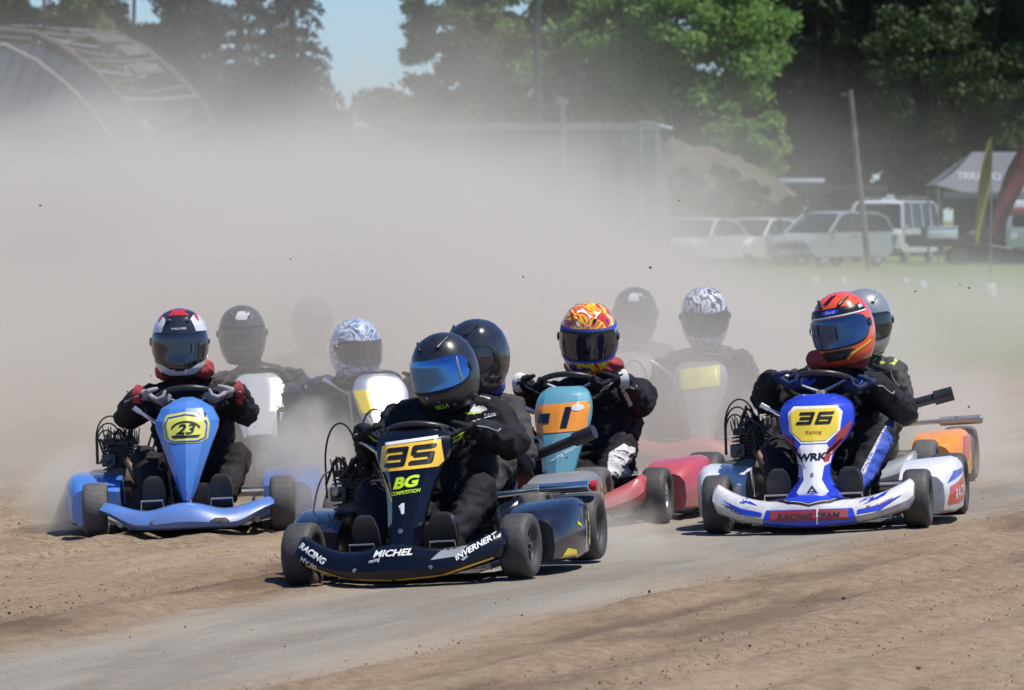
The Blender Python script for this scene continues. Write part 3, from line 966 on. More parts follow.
    if kind == 'silver':
        D([poly2d([(-.2, .10), (-.12, .26), (.1, .27), (.0, .16)])], pr, 'pod_flash', 'red', pods[1])
        D([poly2d([(.12, .16), (.1, .25), (.24, .26), (.28, .18)])], pr, 'pod_panel', 'white', pods[1])
        D([place2d(g, .17, .13, .1) for g in block_digits('7', .08, .07, .016)], pr2, 'pod_number', 'black', pods[1])
        D([poly2d([(.0, .08), (.12, .15), (.25, .15), (.2, .08)])], pr, 'pod_flash', 'yellow', pods[1])
# ------------------------------------------------------------------ people
def remesh(mb, voxel, smooth_it, name='body'):
    me = bpy.data.meshes.new('tmp')
    mb.bm.to_mesh(me)
    mb.bm.free()
    o = bpy.data.objects.new('tmp', me)
    C.objects.link(o)
    m = o.modifiers.new('r', 'REMESH')
    m.mode = 'VOXEL'
    m.voxel_size = voxel
    s = o.modifiers.new('s', 'SMOOTH')
    s.iterations = smooth_it
    s.factor = .5
    dg = bpy.context.evaluated_depsgraph_get()
    out = bpy.data.meshes.new_from_object(o.evaluated_get(dg))
    bpy.data.objects.remove(o)
    bpy.data.meshes.remove(me)
    out.name = name
    for p in out.polygons:
        p.use_smooth = True
    return out

def wrinkle(me, amp, seed):
    me.update()
    off = Vector((seed * 3.1, seed * 1.7, 0))
    nrm = [v.normal.copy() for v in me.vertices]
    for v, n in zip(me.vertices, nrm):
        p = v.co
        q = Vector((p.x * 9, p.y * 9, p.z * 20)) + off
        q += Vector((noise.noise(p * 7 + off), noise.noise(p * 7 - off), noise.noise(p * 6))) * 1.3
        r = 1 - abs(noise.noise(q)) * 3.0
        q2 = Vector((p.x * 24, p.y * 20, p.z * 30)) + off
        w = noise.noise(q2)
        v.co = p + n * (amp * max(-.4, r) + amp * .45 * w)
    me.update()

HAND_CACHE = {}
def hand_mesh(side):
    if side in HAND_CACHE:
        return HAND_CACHE[side].copy()
    mb = MB()
    lens = [.95, 1.05, 1.0, .85]
    for i in range(4):
        x = (i - 1.5) * .023
        k = lens[i]
        ch = [Vector((x * .8, .044, .028)), Vector((x, .042 * k + .002, .0)), Vector((x, .034 * k, -.030 * k)), Vector((x, .004, -.043 * k)), Vector((x, -.022, -.030 * k)), ]
        rr = [.014, .0125, .0112, .0102, .0092]
        for a, b, ra, rb in zip(ch, ch[1:], rr, rr[1:]):
            mb.hull(a, b, ra, rb)
        mb.hull(ch[0], Vector((x * .6, .062, .064)), .0155, .018)
    th = [Vector((-.020, .056, .058)), Vector((-.038, .034, .040)), Vector((-.034, .014, .032)), Vector((-.024, -.002, .026))]
    for a, b, ra, rb in zip(th, th[1:], (.018, .0145, .0125), (.0145, .0125, .0105)):
        mb.hull(a, b, ra, rb)
    mb.hull(Vector((0, .062, .064)), Vector((0, .080, .092)), .030, .034)
    if side < 0:
        bmesh.ops.scale(mb.bm, vec=(-1, 1, 1), verts=mb.bm.verts)
        bmesh.ops.reverse_faces(mb.bm, faces=mb.bm.faces)
    me = remesh(mb, .0035, 3, 'glove')
    HAND_CACHE[side] = me
    return me.copy()

def h_ring(z):
    """helmet half-width, front and back depth at height z (m)"""
    keys = [(.165, .0, .0, .0), (.161, .035, .035, .04), (.148, .070, .068, .078), (.125, .100, .098, .112), (.09, .124, .122, .140), (.045, .139, .138, .158), (0, .144, .146, .164),
            (-.045, .142, .154, .160), (-.085, .136, .164, .146), (-.12, .126, .168, .125), (-.148, .112, .155, .105), (-.165, .100, .128, .092), (-.17, .09, .11, .085)]
    for a, b in zip(keys, keys[1:]):
        if b[0] <= z <= a[0]:
            t = (a[0] - z) / (a[0] - b[0])
            if a[0] == .165:
                t = math.sqrt(t)
            return tuple(a[i] + (b[i] - a[i]) * t for i in (1, 2, 3))
    return keys[-1][1:]

def h_pt(az, z, off=0.):
    """az = 0 faces forward (-y), positive towards +x"""
    z = max(-.17, min(.1645, z))
    w, f, b = h_ring(z)
    c, s = math.cos(az), math.sin(az)
    d = f if c > 0 else b
    e = 2.25
    k = (abs(s) ** e + abs(c) ** e) ** (-1 / e)
    p = Vector((w * s * k, -d * c * k, z))
    if off:
        n = Vector((s / max(w, .02), -c / max(d, .02), z / .165 / .16 * .9 if z > 0 else 0))
        n.normalize()
        p += n * off
    return p

def hpatch(poly, off, name, m, par, maxlen=.12):
    """sticker on the shell: polygon in (azimuth degrees, height cm)"""
    return decal2d([poly2d([(R(a), z / 100 * 8) for a, z in poly])], lambda u, v: h_pt(u, v / 8, off), name, m, par, maxlen=maxlen)

def make_helmet(P, root):
    zs = [.165, .1645, .163, .160, .155, .148, .137, .125, .108, .09, .068, .045, .022, 0, -.022, -.045, -.065, -.085, -.103, -.12, -.135, -.148, -.158, -.165, -.17]
    rows = [[h_pt(2 * math.pi * k / 56, z) for k in range(56)] for z in zs]
    rows.append([p * .86 + Vector((0, 0, -.0235 + .003)) for p in rows[-1]])
    hm = MB().grid(rows, closed_u=True, cap=True).build('helmet', P['shell'], root, smooth=60)
    # eye port gasket and visor: surface bands with rounded ends, real thickness
    def band(a_max, z0, z1, o0, o1, name, m, par, droop=0., n=34):
        out, inn = [], []
        for i in range(n + 1):
            t = -1 + 2 * i / n
            az = R(a_max) * t
            sh = (1 - abs(t) ** 6) ** .5 if abs(t) < 1 else 0
            mid = (z0 + z1) / 2 + droop * t * t
            h = (z1 - z0) / 2 * max(sh, .02)
            lo = mid - h - .012 * (1 - t * t) * (1 if droop == 0 else 1)
            hi = mid + h
            out.append([h_pt(az, lo + (hi - lo) * j / 10, o1) for j in range(11)])
            inn.append([h_pt(az, lo + (hi - lo) * j / 10, o0) for j in range(11)][::-1])
        return MB().grid([a + b for a, b in zip(out, inn)], closed_u=True, cap=True).build(name, m, par, smooth=40)
    band(79, -.068, .062, -.002, .0025, 'eye_port_seal', 'gasket', hm)
    vz = P.get('vis', (-.060, .055))
    vis = band(76, vz[0], vz[1], .0, .0065, 'visor', P['visor'], hm)
    for s in (-1, 1):
        c = h_pt(s * R(80), .004, .003)
        MB().lathe([(-.002, 0), (-.002, .021), (s * .007, .020), (s * .010, .012), (s * .010, 0)] if s > 0 else [(.002, 0), (.002, .021), (-.007, .020), (-.010, .012), (-.010, 0)], c, 'x', 20).build('visor_pivot', P.get('pivot', 'blackplastic'), hm)
    # chin vent, brow vents, rear spoiler, edge roll
    if P.get('scoop', True):
        mb = MB()
        for s in (-1, 1):
            p0 = h_pt(s * R(25), .118, .004)
            p1 = h_pt(s * R(60), .142, .006)
            mb.hull(p0, p1, .011, .006, 1)
        mb.build('roof_vent', P.get('vent', P['shell']), hm, smooth=60)
    MB().box(h_pt(0, -.118, .002), (.05, .012, .018), (R(8), 0, 0), .004).build('chin_vent', 'gasket', hm)
    MB().tube([h_pt(2 * math.pi * k / 40, -.168, .002) for k in range(41)], .005, 8, cap=False).build('edge_trim', 'gasket', hm)
    st = P.get('style')
    if st == 'neonchin':
        decal2d([place2d(text_tris('BELLA', .02, .2, .02), .03, -.137, 0, 1.)], lambda u, v: h_pt(u / .15, v, .0035), 'lettering', 'neon', hm)
        hpatch([(-16, -9.2), (-12, -9.2), (-12, -8.4), (-16, -8.4)], .0035, 'logo', 'white', hm)
        hpatch([(50, 3.5), (53, 6), (55, 6), (53, 0), (56, -4), (53, -5.5), (50, -1)], .009, 'visor_tab', 'steel', hm)
        hpatch([(-18, 7.8), (10, 8.4), (10, 7.6), (-18, 7.2)], .004, 'brow_strip', 'blackmetal', hm)  # last patch: dark metal strip across the brow
    if st == 'blueone':
        hpatch([(-95, 5), (-95, 12.5), (-60, 14), (-34, 13.2), (-38, 6.3)], .003, 'white_panel', 'h_white', hm)
        hpatch([(95, 5), (95, 12.5), (60, 14), (34, 13.2), (38, 6.3)], .003, 'white_panel', 'h_white', hm)
        hpatch([(-38, 13.7), (-34, 15.9), (34, 15.9), (38, 13.7), (20, 14.2), (-20, 14.2)], .003, 'red_crown', 'h_red', hm)
        hpatch([(-72, 13.4), (-66, 14.6), (-52, 12.8), (-58, 10.5)], .0045, 'red_flash', 'h_red', hm)
        hpatch([(72, 13.4), (66, 14.6), (52, 12.8), (58, 10.5)], .0045, 'red_flash', 'h_red', hm)
        hpatch([(-70, 15.7), (70, 15.7), (110, 15.7), (90, 16.3), (0, 16.4), (-90, 16.3), (-110, 15.7)], .002, 'red_crown', 'h_red', hm, .3)
        hpatch([(-78, -8), (-40, -10), (-22, -12), (22, -12), (40, -10), (78, -8), (70, -12), (30, -15.5), (-30, -15.5), (-70, -12)], .0028, 'silver_chin', 'h_white', hm)
        decal2d([place2d(text_tris('VALURE', .010, 0, .02), 0, .082, 0, 1.6)], lambda u, v: h_pt(u / .13, v, .0035), 'lettering', 'white', hm)
    if st == 'redorange':
        hpatch([(-88, 6.4), (-88, 9.6), (-40, 10.6), (0, 11), (40, 10.6), (88, 9.6), (88, 6.4), (40, 7.2), (0, 7.4), (-40, 7.2)], .003, 'black_band', 'black', hm)
        decal2d([poly2d([(.045 * math.cos(a), .091 + .0115 * math.sin(a)) for a in np.linspace(0, 6.1, 24)])], lambda u, v: h_pt(u / .13, v, .0042), 'blue_oval', 'blue', hm)
        decal2d([place2d(text_tris('Ford', .012, .3, .0), 0, .091, 0, 1.5)], lambda u, v: h_pt(u / .13, v, .0055), 'lettering', 'white', hm)
        decal2d([place2d(text_tris('MR', .018, .2, .01), .17, .087, 0, 1.1)], lambda u, v: h_pt(u / .13, v, .0045), 'lettering', 'white', hm)
        hpatch([(-88, 5.9), (-40, 6.6), (0, 6.9), (40, 6.6), (88, 5.9), (88, 6.5), (40, 7.2), (0, 7.5), (-40, 7.2), (-88, 6.5)], .0036, 'white_pinstripe', 'white', hm)
        hpatch([(-22, 13.0), (-8, 12.6), (8, 14.8), (30, 15.9), (-5, 15.6)], .0035, 'black_flash', 'black', hm)
        hpatch([(20, -13), (32, -10.5), (75, -7.5), (80, -8.3), (38, -11.3), (24, -14)], .003, 'gold_line', 'amber', hm)
        hpatch([(-40, -9.4), (-26, -13.4), (26, -13.4), (40, -9.4), (20, -8.5), (-20, -8.5)], .0028, 'black_chin', 'black', hm)
    if st == 'flame':
        hpatch([(-130, -5), (-130, 6), (-60, 7), (0, 7.6), (60, 7), (130, 6), (130, -5), (80, -7.4), (60, -9), (-60, -9), (-80, -7.4)], .002, 'blue_band', 'cloth_blue', hm, .2)
        decal2d([place2d(text_tris('shark', .016, .2, .005), .135, .045, .1, 1.2), place2d(text_tris('racing', .013, .2, .005), .145, .020, .1, 1.2)], lambda u, v: h_pt(u / .13 + .35, v, .005), 'lettering', 'white', hm)
    if st == 'plainstripe':
        hpatch([(-20, 11), (-14, 14.5), (14, 14.5), (20, 11), (12, 10), (-12, 10)], .003, 'pale_panel', 'h_white', hm)
    return hm

def Quaternion_about(axis, frm, to, ang):
    """rotation about axis that carries frm towards to"""
    a = axis.normalized()
    if frm.cross(to).dot(a) < 0:
        a = -a
    return Matrix.Rotation(ang, 4, a)

def make_person(P, mx, label, group='drivers racing in the dust'):
    root = empty('person', label, 'driver', group, mx @ Matrix.Translation((0, .22, .10)))
    sh = Vector((0, -.22, -.10))
    rk = P.get('lean', 0.)                # sideways lean of the shoulders
    hz = P['hz'] - .25                    # shoulder height from helmet centre
    pel = Vector((0, .22, .20))
    ch = Vector((rk * .8, .24, hz - .13))
    sc_ = Vector((rk, .22, hz))
    n = Vector((0, .42, .90)).normalized()
    e1 = Vector((1, 0, 0))
    e2 = n.cross(e1)
    wc = Vector((0, -.22, P['wz']))
    hands, fr = {}, {}
    for s in (-1, 1):
        a = R(P.get('grip', 20))
        ph = a if s > 0 else math.pi - a
        ph += R(P.get('turn', 0))
        rad = (e1 * math.cos(ph) - e2 * -math.sin(ph))
        rad = e1 * math.cos(ph) + (-e2 if e2.y > 0 else e2) * math.sin(ph)
        rad.normalize()
        tan = n.cross(rad).normalized()
        pos = wc + rad * .165
        # local X = -y-ish tangent, Y = radial, Z = n
        T = tan if tan.y > 0 else -tan
        X = T if s > 0 else T
        fm = Matrix((X, rad, n)).transposed().to_4x4()
        if fm.determinant() < 0:
            fm = Matrix((-X, rad, n)).transposed().to_4x4()
            side = -1
        else:
            side = 1
        # turn the hand about the rim so that the wrist drops outward, then swing it back towards the driver
        tilt = Quaternion_about(fm.to_3x3().col[0], n, rad, R(P.get('wrist', 40)))
        back = Matrix.Rotation(R(s * P.get('swing', 55)), 4, n)
        fm = back @ tilt @ fm
        fm.translation = pos
        fr[s] = (fm, side)
        hands[s] = fm @ Vector((0, .078, .088))
    mb = MB()
    H = mb.hull
    w = P.get('w', 1.)
    H(pel + Vector((-.09, .0, .0)), pel + Vector((.09, 0, 0)), .125, .125)
    for s in (-1, 1):
        H(pel + Vector((s * .06, .01, .05)), ch + Vector((s * .09 * w, .0, -.02)), .125, .125)
        H(ch + Vector((s * .09 * w, 0, -.02)), sc_ + Vector((s * .10 * w, 0, -.06)), .125, .105)
        H(sc_ + Vector((s * .02, .02, .02)), sc_ + Vector((s * .19 * w, .0, -.02)), .07, .068)
        shd = sc_ + Vector((s * .195 * w, 0, -.03))
        hd = hands[s]
        el = P.get('elbow', {}).get(s)
        el = Vector(el) if el else Vector((s * .29 * w + rk * .5, -.0, hz - .24))
        H(shd, el, .082, .070)
        H(el, el + (hd - el) * .75, .070, .052)
        H(el + (hd - el) * .72, hd, .052, .042)
        hip = pel + Vector((s * .095, -.02, .0))
        kn = Vector(P.get('knee', {}).get(s, (s * .235, -.20, .36)))
        an = Vector((s * .165, -.50, .165))
        H(hip, kn, .098, .070)
        H(kn, kn + (an - kn) * .55, .070, .062)
        H(kn + (an - kn) * .5, an, .062, .05)
        H(an, an + Vector((0, -.03, -.02)), .046, .042)
    hc = Vector(P['head'])
    H(sc_ + Vector((0, .01, .0)), hc + Vector((0, .02, -.08)), .072, .062)
    H(hc + Vector((0, .0, -.06)), hc + Vector((0, .0, .04)), .085, .09)
    body = remesh(mb, .011, 5)
    wrinkle(body, P.get('wr', .0105), P.get('seed', 1))
    body.transform(Matrix.Translation(sh))
    bo = link('body', body, P['suit'], root)
    bvh = BVHTree.FromPolygons([v.co for v in body.vertices], [tuple(p.vertices) for p in body.polygons])
    # gloves
    for s in (-1, 1):
        fm, side = fr[s]
        me = hand_mesh(side)
        me.transform(Matrix.Translation(sh) @ fm)
        g = link('glove', me, P.get('glove', 'suit_black'), root)
        if P.get('glove_line'):
            c = Matrix.Translation(sh) @ fm
            mb = MB()
            for k in range(4):
                x = (k - 1.5) * .021
                mb.tube([c @ Vector((x * .9, .061, .036)), c @ Vector((x, .0575, .006)), c @ Vector((x, .047, -.03))], .0022, 5)
            mb.build('glove_piping', P['glove_line'], g)
        c = Matrix.Translation(sh) @ fm
        if P.get('cuff'):
            MB().tube([c @ Vector((0, .066, .070)), c @ Vector((0, .078, .088)), c @ Vector((0, .088, .104))], [.040, .047, .050], 18, cap=False).build('cuff', P['cuff'], g)
    # shoes
    for s in (-1, 1):
        a = Vector((s * .165, -.52, .10))
        mb = MB()
        mb.hull(a + Vector((0, .0, .0)), a + Vector((s * .012, -.055, .145)), .052, .046)
        mb.hull(a, a + Vector((0, .03, .045)), .04, .05)
        me = remesh(mb, .006, 3, 'shoe')
        me.transform(Matrix.Translation(sh))
        so = link('shoe', me, P.get('shoe', 'blackplastic'), root)
        rows = []
        for dz, dy, ww in ((-.055, -.034, .026), (-.04, -.048, .044), (0, -.056, .052), (.07, -.084, .058), (.14, -.112, .055), (.18, -.118, .04), (.195, -.110, .02)):
            rows.append([a + sh + Vector((-ww, dy + .008, dz)), a + sh + Vector((-ww, dy - .012, dz)), a + sh + Vector((ww, dy - .012, dz)), a + sh + Vector((ww, dy + .008, dz))])
        MB().grid(rows, closed_u=True, cap=True).build('sole', P.get('sole', 'blackmetal'), so, smooth=50)
    # neck brace
    if P.get('brace'):
        ring = []
        c = (sc_ + hc) / 2 + Vector((0, .0, -.02)) + sh
        for k in range(28):
            a = 2 * math.pi * k / 28
            ring.append(c + Vector((.105 * math.sin(a), -.10 * math.cos(a), .015 * math.cos(a))))
        ring.append(ring[0])
        mb = MB().tube(ring, .045, 14, cap=False)
        me = remesh(mb, .008, 2, 'neck_brace')
        wrinkle(me, .006, 4)
        link('neck_brace', me, P['brace'], root)
    if P.get('collar'):
        c = sc_ + Vector((0, .0, .065)) + sh
        ring = [c + Vector((.085 * math.sin(a), -.08 * math.cos(a), 0)) for a in np.linspace(0, 2 * math.pi, 25)]
        MB().tube(ring, .012, 10, cap=False).build('collar', P['collar'], root)
    # cloth patches sewn on to the suit: projected from the front
    def bp(u, v):
        h = bvh.ray_cast(Vector((u, -3, v)) + sh, Vector((0, 1, 0)))[0]
        if h is None:
            h = bvh.find_nearest(Vector((u, .2, v)) + sh)[0]
        return h - Vector((0, .003, 0))
    def bt(u, v):
        h = bvh.ray_cast(Vector((u, v, 3)) + sh, Vector((0, -.5, -1)).normalized())[0]
        if h is None:
            h = bvh.find_nearest(Vector((u, v, hz)) + sh)[0]
        return h + Vector((0, -.001, .003))
    for (nm, m, pts, way) in P.get('patches', []):
        decal2d([poly2d([(x + rk, z) for x, z in pts])], bp if way == 'front' else bt, nm, m, bo, maxlen=.012)
    for (nm, m, txt, h, x, z) in P.get('words', []):
        decal2d([place2d(text_tris(txt, h, 0, .02), x + rk, z)], lambda u, v: bp(u, v) - Vector((0, .002, 0)), nm, m, bo, maxlen=.01)
    for s in (-1, 1):
        shd = sc_ + Vector((s * .17 * w, -.0, .03))
        el = P.get('elbow', {}).get(s)
        el = Vector(el) if el else Vector((s * .29 * w + rk * .5, -.0, hz - .24))
        pts = []
        for k in range(15):
            t = k / 14
            q = shd.lerp(el, t / .55) if t < .55 else el.lerp(hands[s], (t - .55) / .5)
            h = bvh.find_nearest(q + sh + Vector((s * .03, -.22, .06)))[0]
            pts.append(h + Vector((0, -.001, 0)))
        run, best = [pts[0]], []
        for a, b in zip(pts, pts[1:]):
            if (b - a).length > .055:
                run = []
            run.append(b)
            if len(run) > len(best):
                best = list(run)
        if len(best) < 4:
            continue
        pts = best
        pts = [pts[0]] + [(a + b + c) / 3 for a, b, c in zip(pts, pts[1:], pts[2:])] + [pts[-1]]
        MB().tube(pts, .0032, 5).build('sleeve_piping', P.get('piping', 'piping_pale'), bo)
    # helmet
    hm = make_helmet(P['helmet'], root)
    hm.matrix_parent_inverse = Matrix()
    hm.matrix_local = Matrix.Translation(hc + sh) @ Euler((R(P.get('pitch', 12)), R(P.get('tilt', 0)), R(P.get('look', 0)))).to_matrix().to_4x4() @ Matrix.Diagonal((*(P.get('hs', 1.),) * 3, 1))
    return root

# ------------------------------------------------------------------ the field: eleven karts and their drivers
hz_default = .92
def spot(px, D):
    """lateral position of something seen at that column, D metres away"""
    return (px - 512) / 6000 * D
FIELD = []
FIELD.append(dict(   # black 35
    mx=frame_at(-.295, 25.5, -13, .9),
    label='black kart numbered 35, leading the pack in the foreground', kind='35',
    K=dict(nose_m='kblack', fair_m='kblack', pod_m='navy', nw=.445, fair=FAIR_35, wz=.585, exhaust=(.57, .315), sil_m='chrome', tip='red', seat_m='seat', steer=-4, rim='rim_dark', loops=1, loop_h=.66,
           brake_cable=[(-.42, .05, .46), (-.50, .0, .44), (-.53, -.08, .30), (-.50, -.15, .20), (-.42, -.25, .12)], lev_a=(-.27, -.26, .60), lev_b=(-.19, -.26, .54)),
    P=dict(helmet=dict(shell='h_black', visor='visor_blue', style='neonchin', pivot='blackplastic', vis=(-.050, .072)), suit='suit_black', hz=.935, wz=.585, w=1.06, head=(.025, .13, .865), pitch=11, look=-13, tilt=-7, lean=.0, elbow={-1: (-.28, .04, .52), 1: (.33, .05, .535)},
           glove='suit_black', glove_line='neon', collar='lime', turn=0, grip=35, seed=2, hs=.96,
           patches=[('shoulder_patch', 'white_cloth', [(.11, .22), (.20, .24), (.20, .13), (.13, .12)], 'top'), ('shoulder_badge', 'lime', [(.10, .12), (.17, .12), (.155, .06), (.10, .08)], 'top')],
           words=[('sleeve_lettering', 'white_cloth', 'RACE', .018, .22, .66)], shoe='blackplastic'),
    plabel='driver in black suit and matt black helmet with mirrored blue visor'))
FIELD.append(dict(   # sky blue
    mx=frame_at(-1.585, 30.25, -1),
    label='sky blue kart with green oval plate, at the left edge of the pack', kind='blue',
    K=dict(nose_m='skyblue', fair_m='skyblue', pod_m='skyblue', nw=.43, fair=FAIR_BLUE, fair_smooth=14, facet=True, wz=.65, spear=True, exhaust=None, steer=2, loops=3, loop_h=.58, cover_m='browncover', tyre='tyre_dusty',
           lev_a=(-.27, -.36, .63), lev_b=(-.14, -.33, .53), podw=.03),
    P=dict(helmet=dict(shell='h_gloss', visor='visor_dark', style='blueone', vis=(-.072, .058), pivot='h_silver'), suit='suit_dark', hz=.93, wz=.65, head=(-.06, .12, .945), pitch=8, look=2, tilt=0, grip=36, lean=-.03,
           glove='glove_grey', glove_line='suit_black', cuff='cloth_red', brace='cloth_red', seed=5, shoe='blackplastic',
           elbow={-1: (-.33, -.0, .58), 1: (.26, -.0, .57)},
           patches=[('shoulder_panel', 'suit_grey', [(.08, .24), (.19, .25), (.20, .08), (.10, .08)], 'top'), ('sleeve_badge', 'cloth_red', [(.27, .655), (.30, .65), (.295, .62), (.265, .625)], 'front'), ('sleeve_stripe', 'white_cloth', [(-.30, .66), (-.27, .67), (-.268, .662), (-.298, .652)], 'front')]),
    plabel='driver in black suit with red neck brace and white and black helmet, gripping the wheel'))
FIELD.append(dict(   # 36
    mx=frame_at(1.51, 28.25, -10),
    label='blue and white kart numbered 36, at the right of the pack', kind='36',
    K=dict(nose_m='bodywhite', fair_m='blue', pod_m='bodywhite', nw=.465, fair=FAIR_36, wz=.655, exhaust=None, snorkel=((.28, .30, .52), (.56, .32, .585)), steer=0, loops=3, loop_h=.60, cover_m='alloy', lev_a=(-.27, -.36, .585), lev_b=(-.13, -.33, .50), wing=.115),
    P=dict(helmet=dict(shell='h_orange', visor='visor_iridium', style='redorange', vis=(-.060, .060), vent='black'), suit='suit_black', hz=.90, wz=.655, head=(.07, .12, .925), pitch=10, look=-14, tilt=-8, grip=30, turn=-14,
           glove='cloth_navy', brace='cloth_red', seed=9, knee={-1: (-.22, -.20, .37), 1: (.27, -.24, .40)},
           elbow={-1: (-.29, -.02, .60), 1: (.35, .02, .52)},
           patches=[('shoulder_patch', 'cloth_blue', [(.07, .24), (.17, .25), (.19, .10), (.10, .08)], 'top'),
                    ('shoulder_patch', 'cloth_blue', [(-.08, .20), (-.15, .22), (-.17, .10), (-.09, .10)], 'top'),
                    ('leg_stripe', 'cloth_blue', [(.30, .46), (.34, .40), (.24, .20), (.18, .16), (.21, .28)], 'front'),
                    ('leg_piping', 'white_cloth', [(.295, .46), (.303, .46), (.215, .24), (.178, .17), (.207, .28)], 'front')],
           words=[]),
    plabel='driver in red orange helmet with blue visor and black suit with blue shoulders'))
FIELD.append(dict(   # orange plate
    mx=frame_at(.37, 29.55, -13),
    label='teal kart with orange number plate and red bodywork, mid pack', kind='orange',
    K=dict(nose_m='kred', fair_m='teal', pod_m='kred', nw=.44, fair=[(z, w * .86, y, d, b) for z, w, y, d, b in FAIR_WIDE], wz=.66, exhaust=None, steer=0, wing=.13),
    P=dict(helmet=dict(shell='h_flame', visor='visor_dark', style='flame', vis=(-.06, .05)), suit='suit_black', hz=.88, wz=.67, lean=.04, w=1.06, head=(.02, .12, .905), pitch=18, look=6, tilt=2, grip=25, glove='suit_black', glove_line='white_cloth', cuff='white_cloth', brace='cloth_red', seed=12, elbow={-1: (-.26, .0, .60), 1: (.29, .0, .56)},
           knee={-1: (-.22, -.2, .36), 1: (.24, -.2, .36)},
           patches=[('knee_pad', 'white_cloth', [(.17, .26), (.16, .34), (.22, .38), (.29, .34), (.28, .26), (.22, .2)], 'front'), ('arm_stripe', 'white_cloth', [(.20, .66), (.22, .67), (.24, .56), (.22, .55)], 'front')]),
    plabel='driver in red, yellow and blue flame helmet and black suit, pink neck brace'))
FIELD.append(dict(   # behind 35
    mx=frame_at(-.22, 28.3, -13),
    label='dark kart hidden behind the kart numbered 35', kind='rear5',
    K=dict(nose_m='kblack', fair_m='navy', pod_m='greyplastic', nw=.44, fair=FAIR_WIDE, wz=.66, exhaust=None, tyre='tyre_dusty', podw=.02, loops=1, snorkel=((.28, .25, .36), (.60, .20, .475))),
    P=dict(helmet=dict(shell='h_gloss', visor='visor_dark', vis=(-.06, .05)), suit='suit_grey', hz=.86, wz=.60, head=(.06, .12, .865), pitch=10, look=-28, grip=20, brace='cloth_blue', seed=15, patches=[('shoulder_patch', 'cloth_red', [(.12, .22), (.14, .22), (.16, .12), (.14, .12)], 'top')]),
    plabel='driver in glossy black helmet and grey suit, close behind the kart numbered 35'))
FIELD.append(dict(   # silver helmet at right
    mx=frame_at(1.80, 31.6, -12),
    label='kart with silver exhaust and red flashed pod, behind the blue and white kart', kind='silver',
    K=dict(nose_m='greyplastic', fair_m='navy', pod_m='orange', nw=.44, fair=FAIR_WIDE, wz=.66, exhaust=(.64, .32), sil_m='steel', tyre='tyre_dusty'),
    P=dict(helmet=dict(shell='h_silver', visor='visor_dark', vis=(-.06, .05)), suit='suit_grey', hz=.88, wz=.60, head=(.075, .12, .885), pitch=10, look=10, grip=20, seed=18, patches=[('shoulder_patch', 'lime', [(.10, .24), (.20, .25), (.22, .12), (.12, .10)], 'top')]),
    plabel='driver in silver helmet and grey suit with lime shoulder, behind the red orange helmet'))
FIELD.append(dict(   # grey helmet, white fairing
    mx=frame_at(-1.495, 35.8, 3),
    label='kart with plain white fairing, in dust behind the sky blue kart', kind='none',
    K=dict(nose_m='greyplastic', fair_m='glint', pod_m='skyblue', nw=.44, fair=FAIR_GLINT, wz=.66, exhaust=(.42, .38), tyre='tyre_dusty', loops=1),
    P=dict(helmet=dict(shell='h_greyblack', visor='visor_dark', style='plainstripe', vis=(-.06, .05)), suit='suit_grey', hz=.85, wz=.60, head=(-.08, .12, .875), pitch=10, look=0, grip=20, seed=21),
    plabel='driver in dark grey helmet with pale brow panel, behind the sky blue kart'))
FIELD.append(dict(   # blue white helmet with glare
    mx=frame_at(-.84, 34.6, 15),
    label='kart with yellow plate and glaring sunlit fairing, in dust left of centre', kind='glare',
    K=dict(nose_m='greyplastic', fair_m='glare', pod_m='greyplastic', nw=.44, fair=FAIR_GLINT, wz=.58, exhaust=None, tyre='tyre_dusty', loops=2),
    P=dict(helmet=dict(shell='h_bluewhite', visor='visor_dark', vis=(-.07, .04)), suit='suit_blue', hz=.78, wz=.58, head=(.0, .12, .79), lean=-.07, pitch=12, look=14, grip=25, seed=24, elbow={-1: (-.42, -.05, .52), 1: (.3, 0, .5)}),
    plabel='driver in blue and white helmet and navy suit, leaning over in the dust'))
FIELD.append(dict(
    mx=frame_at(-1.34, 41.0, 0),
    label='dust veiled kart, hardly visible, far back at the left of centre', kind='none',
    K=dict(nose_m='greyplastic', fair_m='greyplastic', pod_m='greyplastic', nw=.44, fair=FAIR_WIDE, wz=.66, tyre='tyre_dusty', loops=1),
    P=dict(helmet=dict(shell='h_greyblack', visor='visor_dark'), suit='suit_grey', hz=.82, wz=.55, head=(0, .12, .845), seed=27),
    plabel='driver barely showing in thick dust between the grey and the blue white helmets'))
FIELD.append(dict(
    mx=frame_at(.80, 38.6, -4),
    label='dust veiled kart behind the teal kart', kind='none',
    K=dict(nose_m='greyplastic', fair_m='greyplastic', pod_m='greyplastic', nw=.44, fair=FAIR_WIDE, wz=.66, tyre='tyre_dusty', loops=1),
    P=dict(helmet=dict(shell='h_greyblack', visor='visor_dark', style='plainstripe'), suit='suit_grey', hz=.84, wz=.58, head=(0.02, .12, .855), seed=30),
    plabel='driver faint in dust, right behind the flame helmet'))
FIELD.append(dict(
    mx=frame_at(1.17, 35.6, -6),
    label='dusty kart with pale plate and red nose, left of the blue and white kart', kind='pale',
    K=dict(nose_m='kred', fair_m='greyplastic', pod_m='kred', nw=.44, fair=FAIR_WIDE, wz=.66, tyre='tyre_dusty', loops=1),
    P=dict(helmet=dict(shell='h_patch', visor='visor_dark'), suit='suit_grey', hz=.86, wz=.58, head=(-.0, .12, .875), pitch=22, look=6, seed=33),
    plabel='driver in mottled white and grey helmet, head bowed in the dust'))

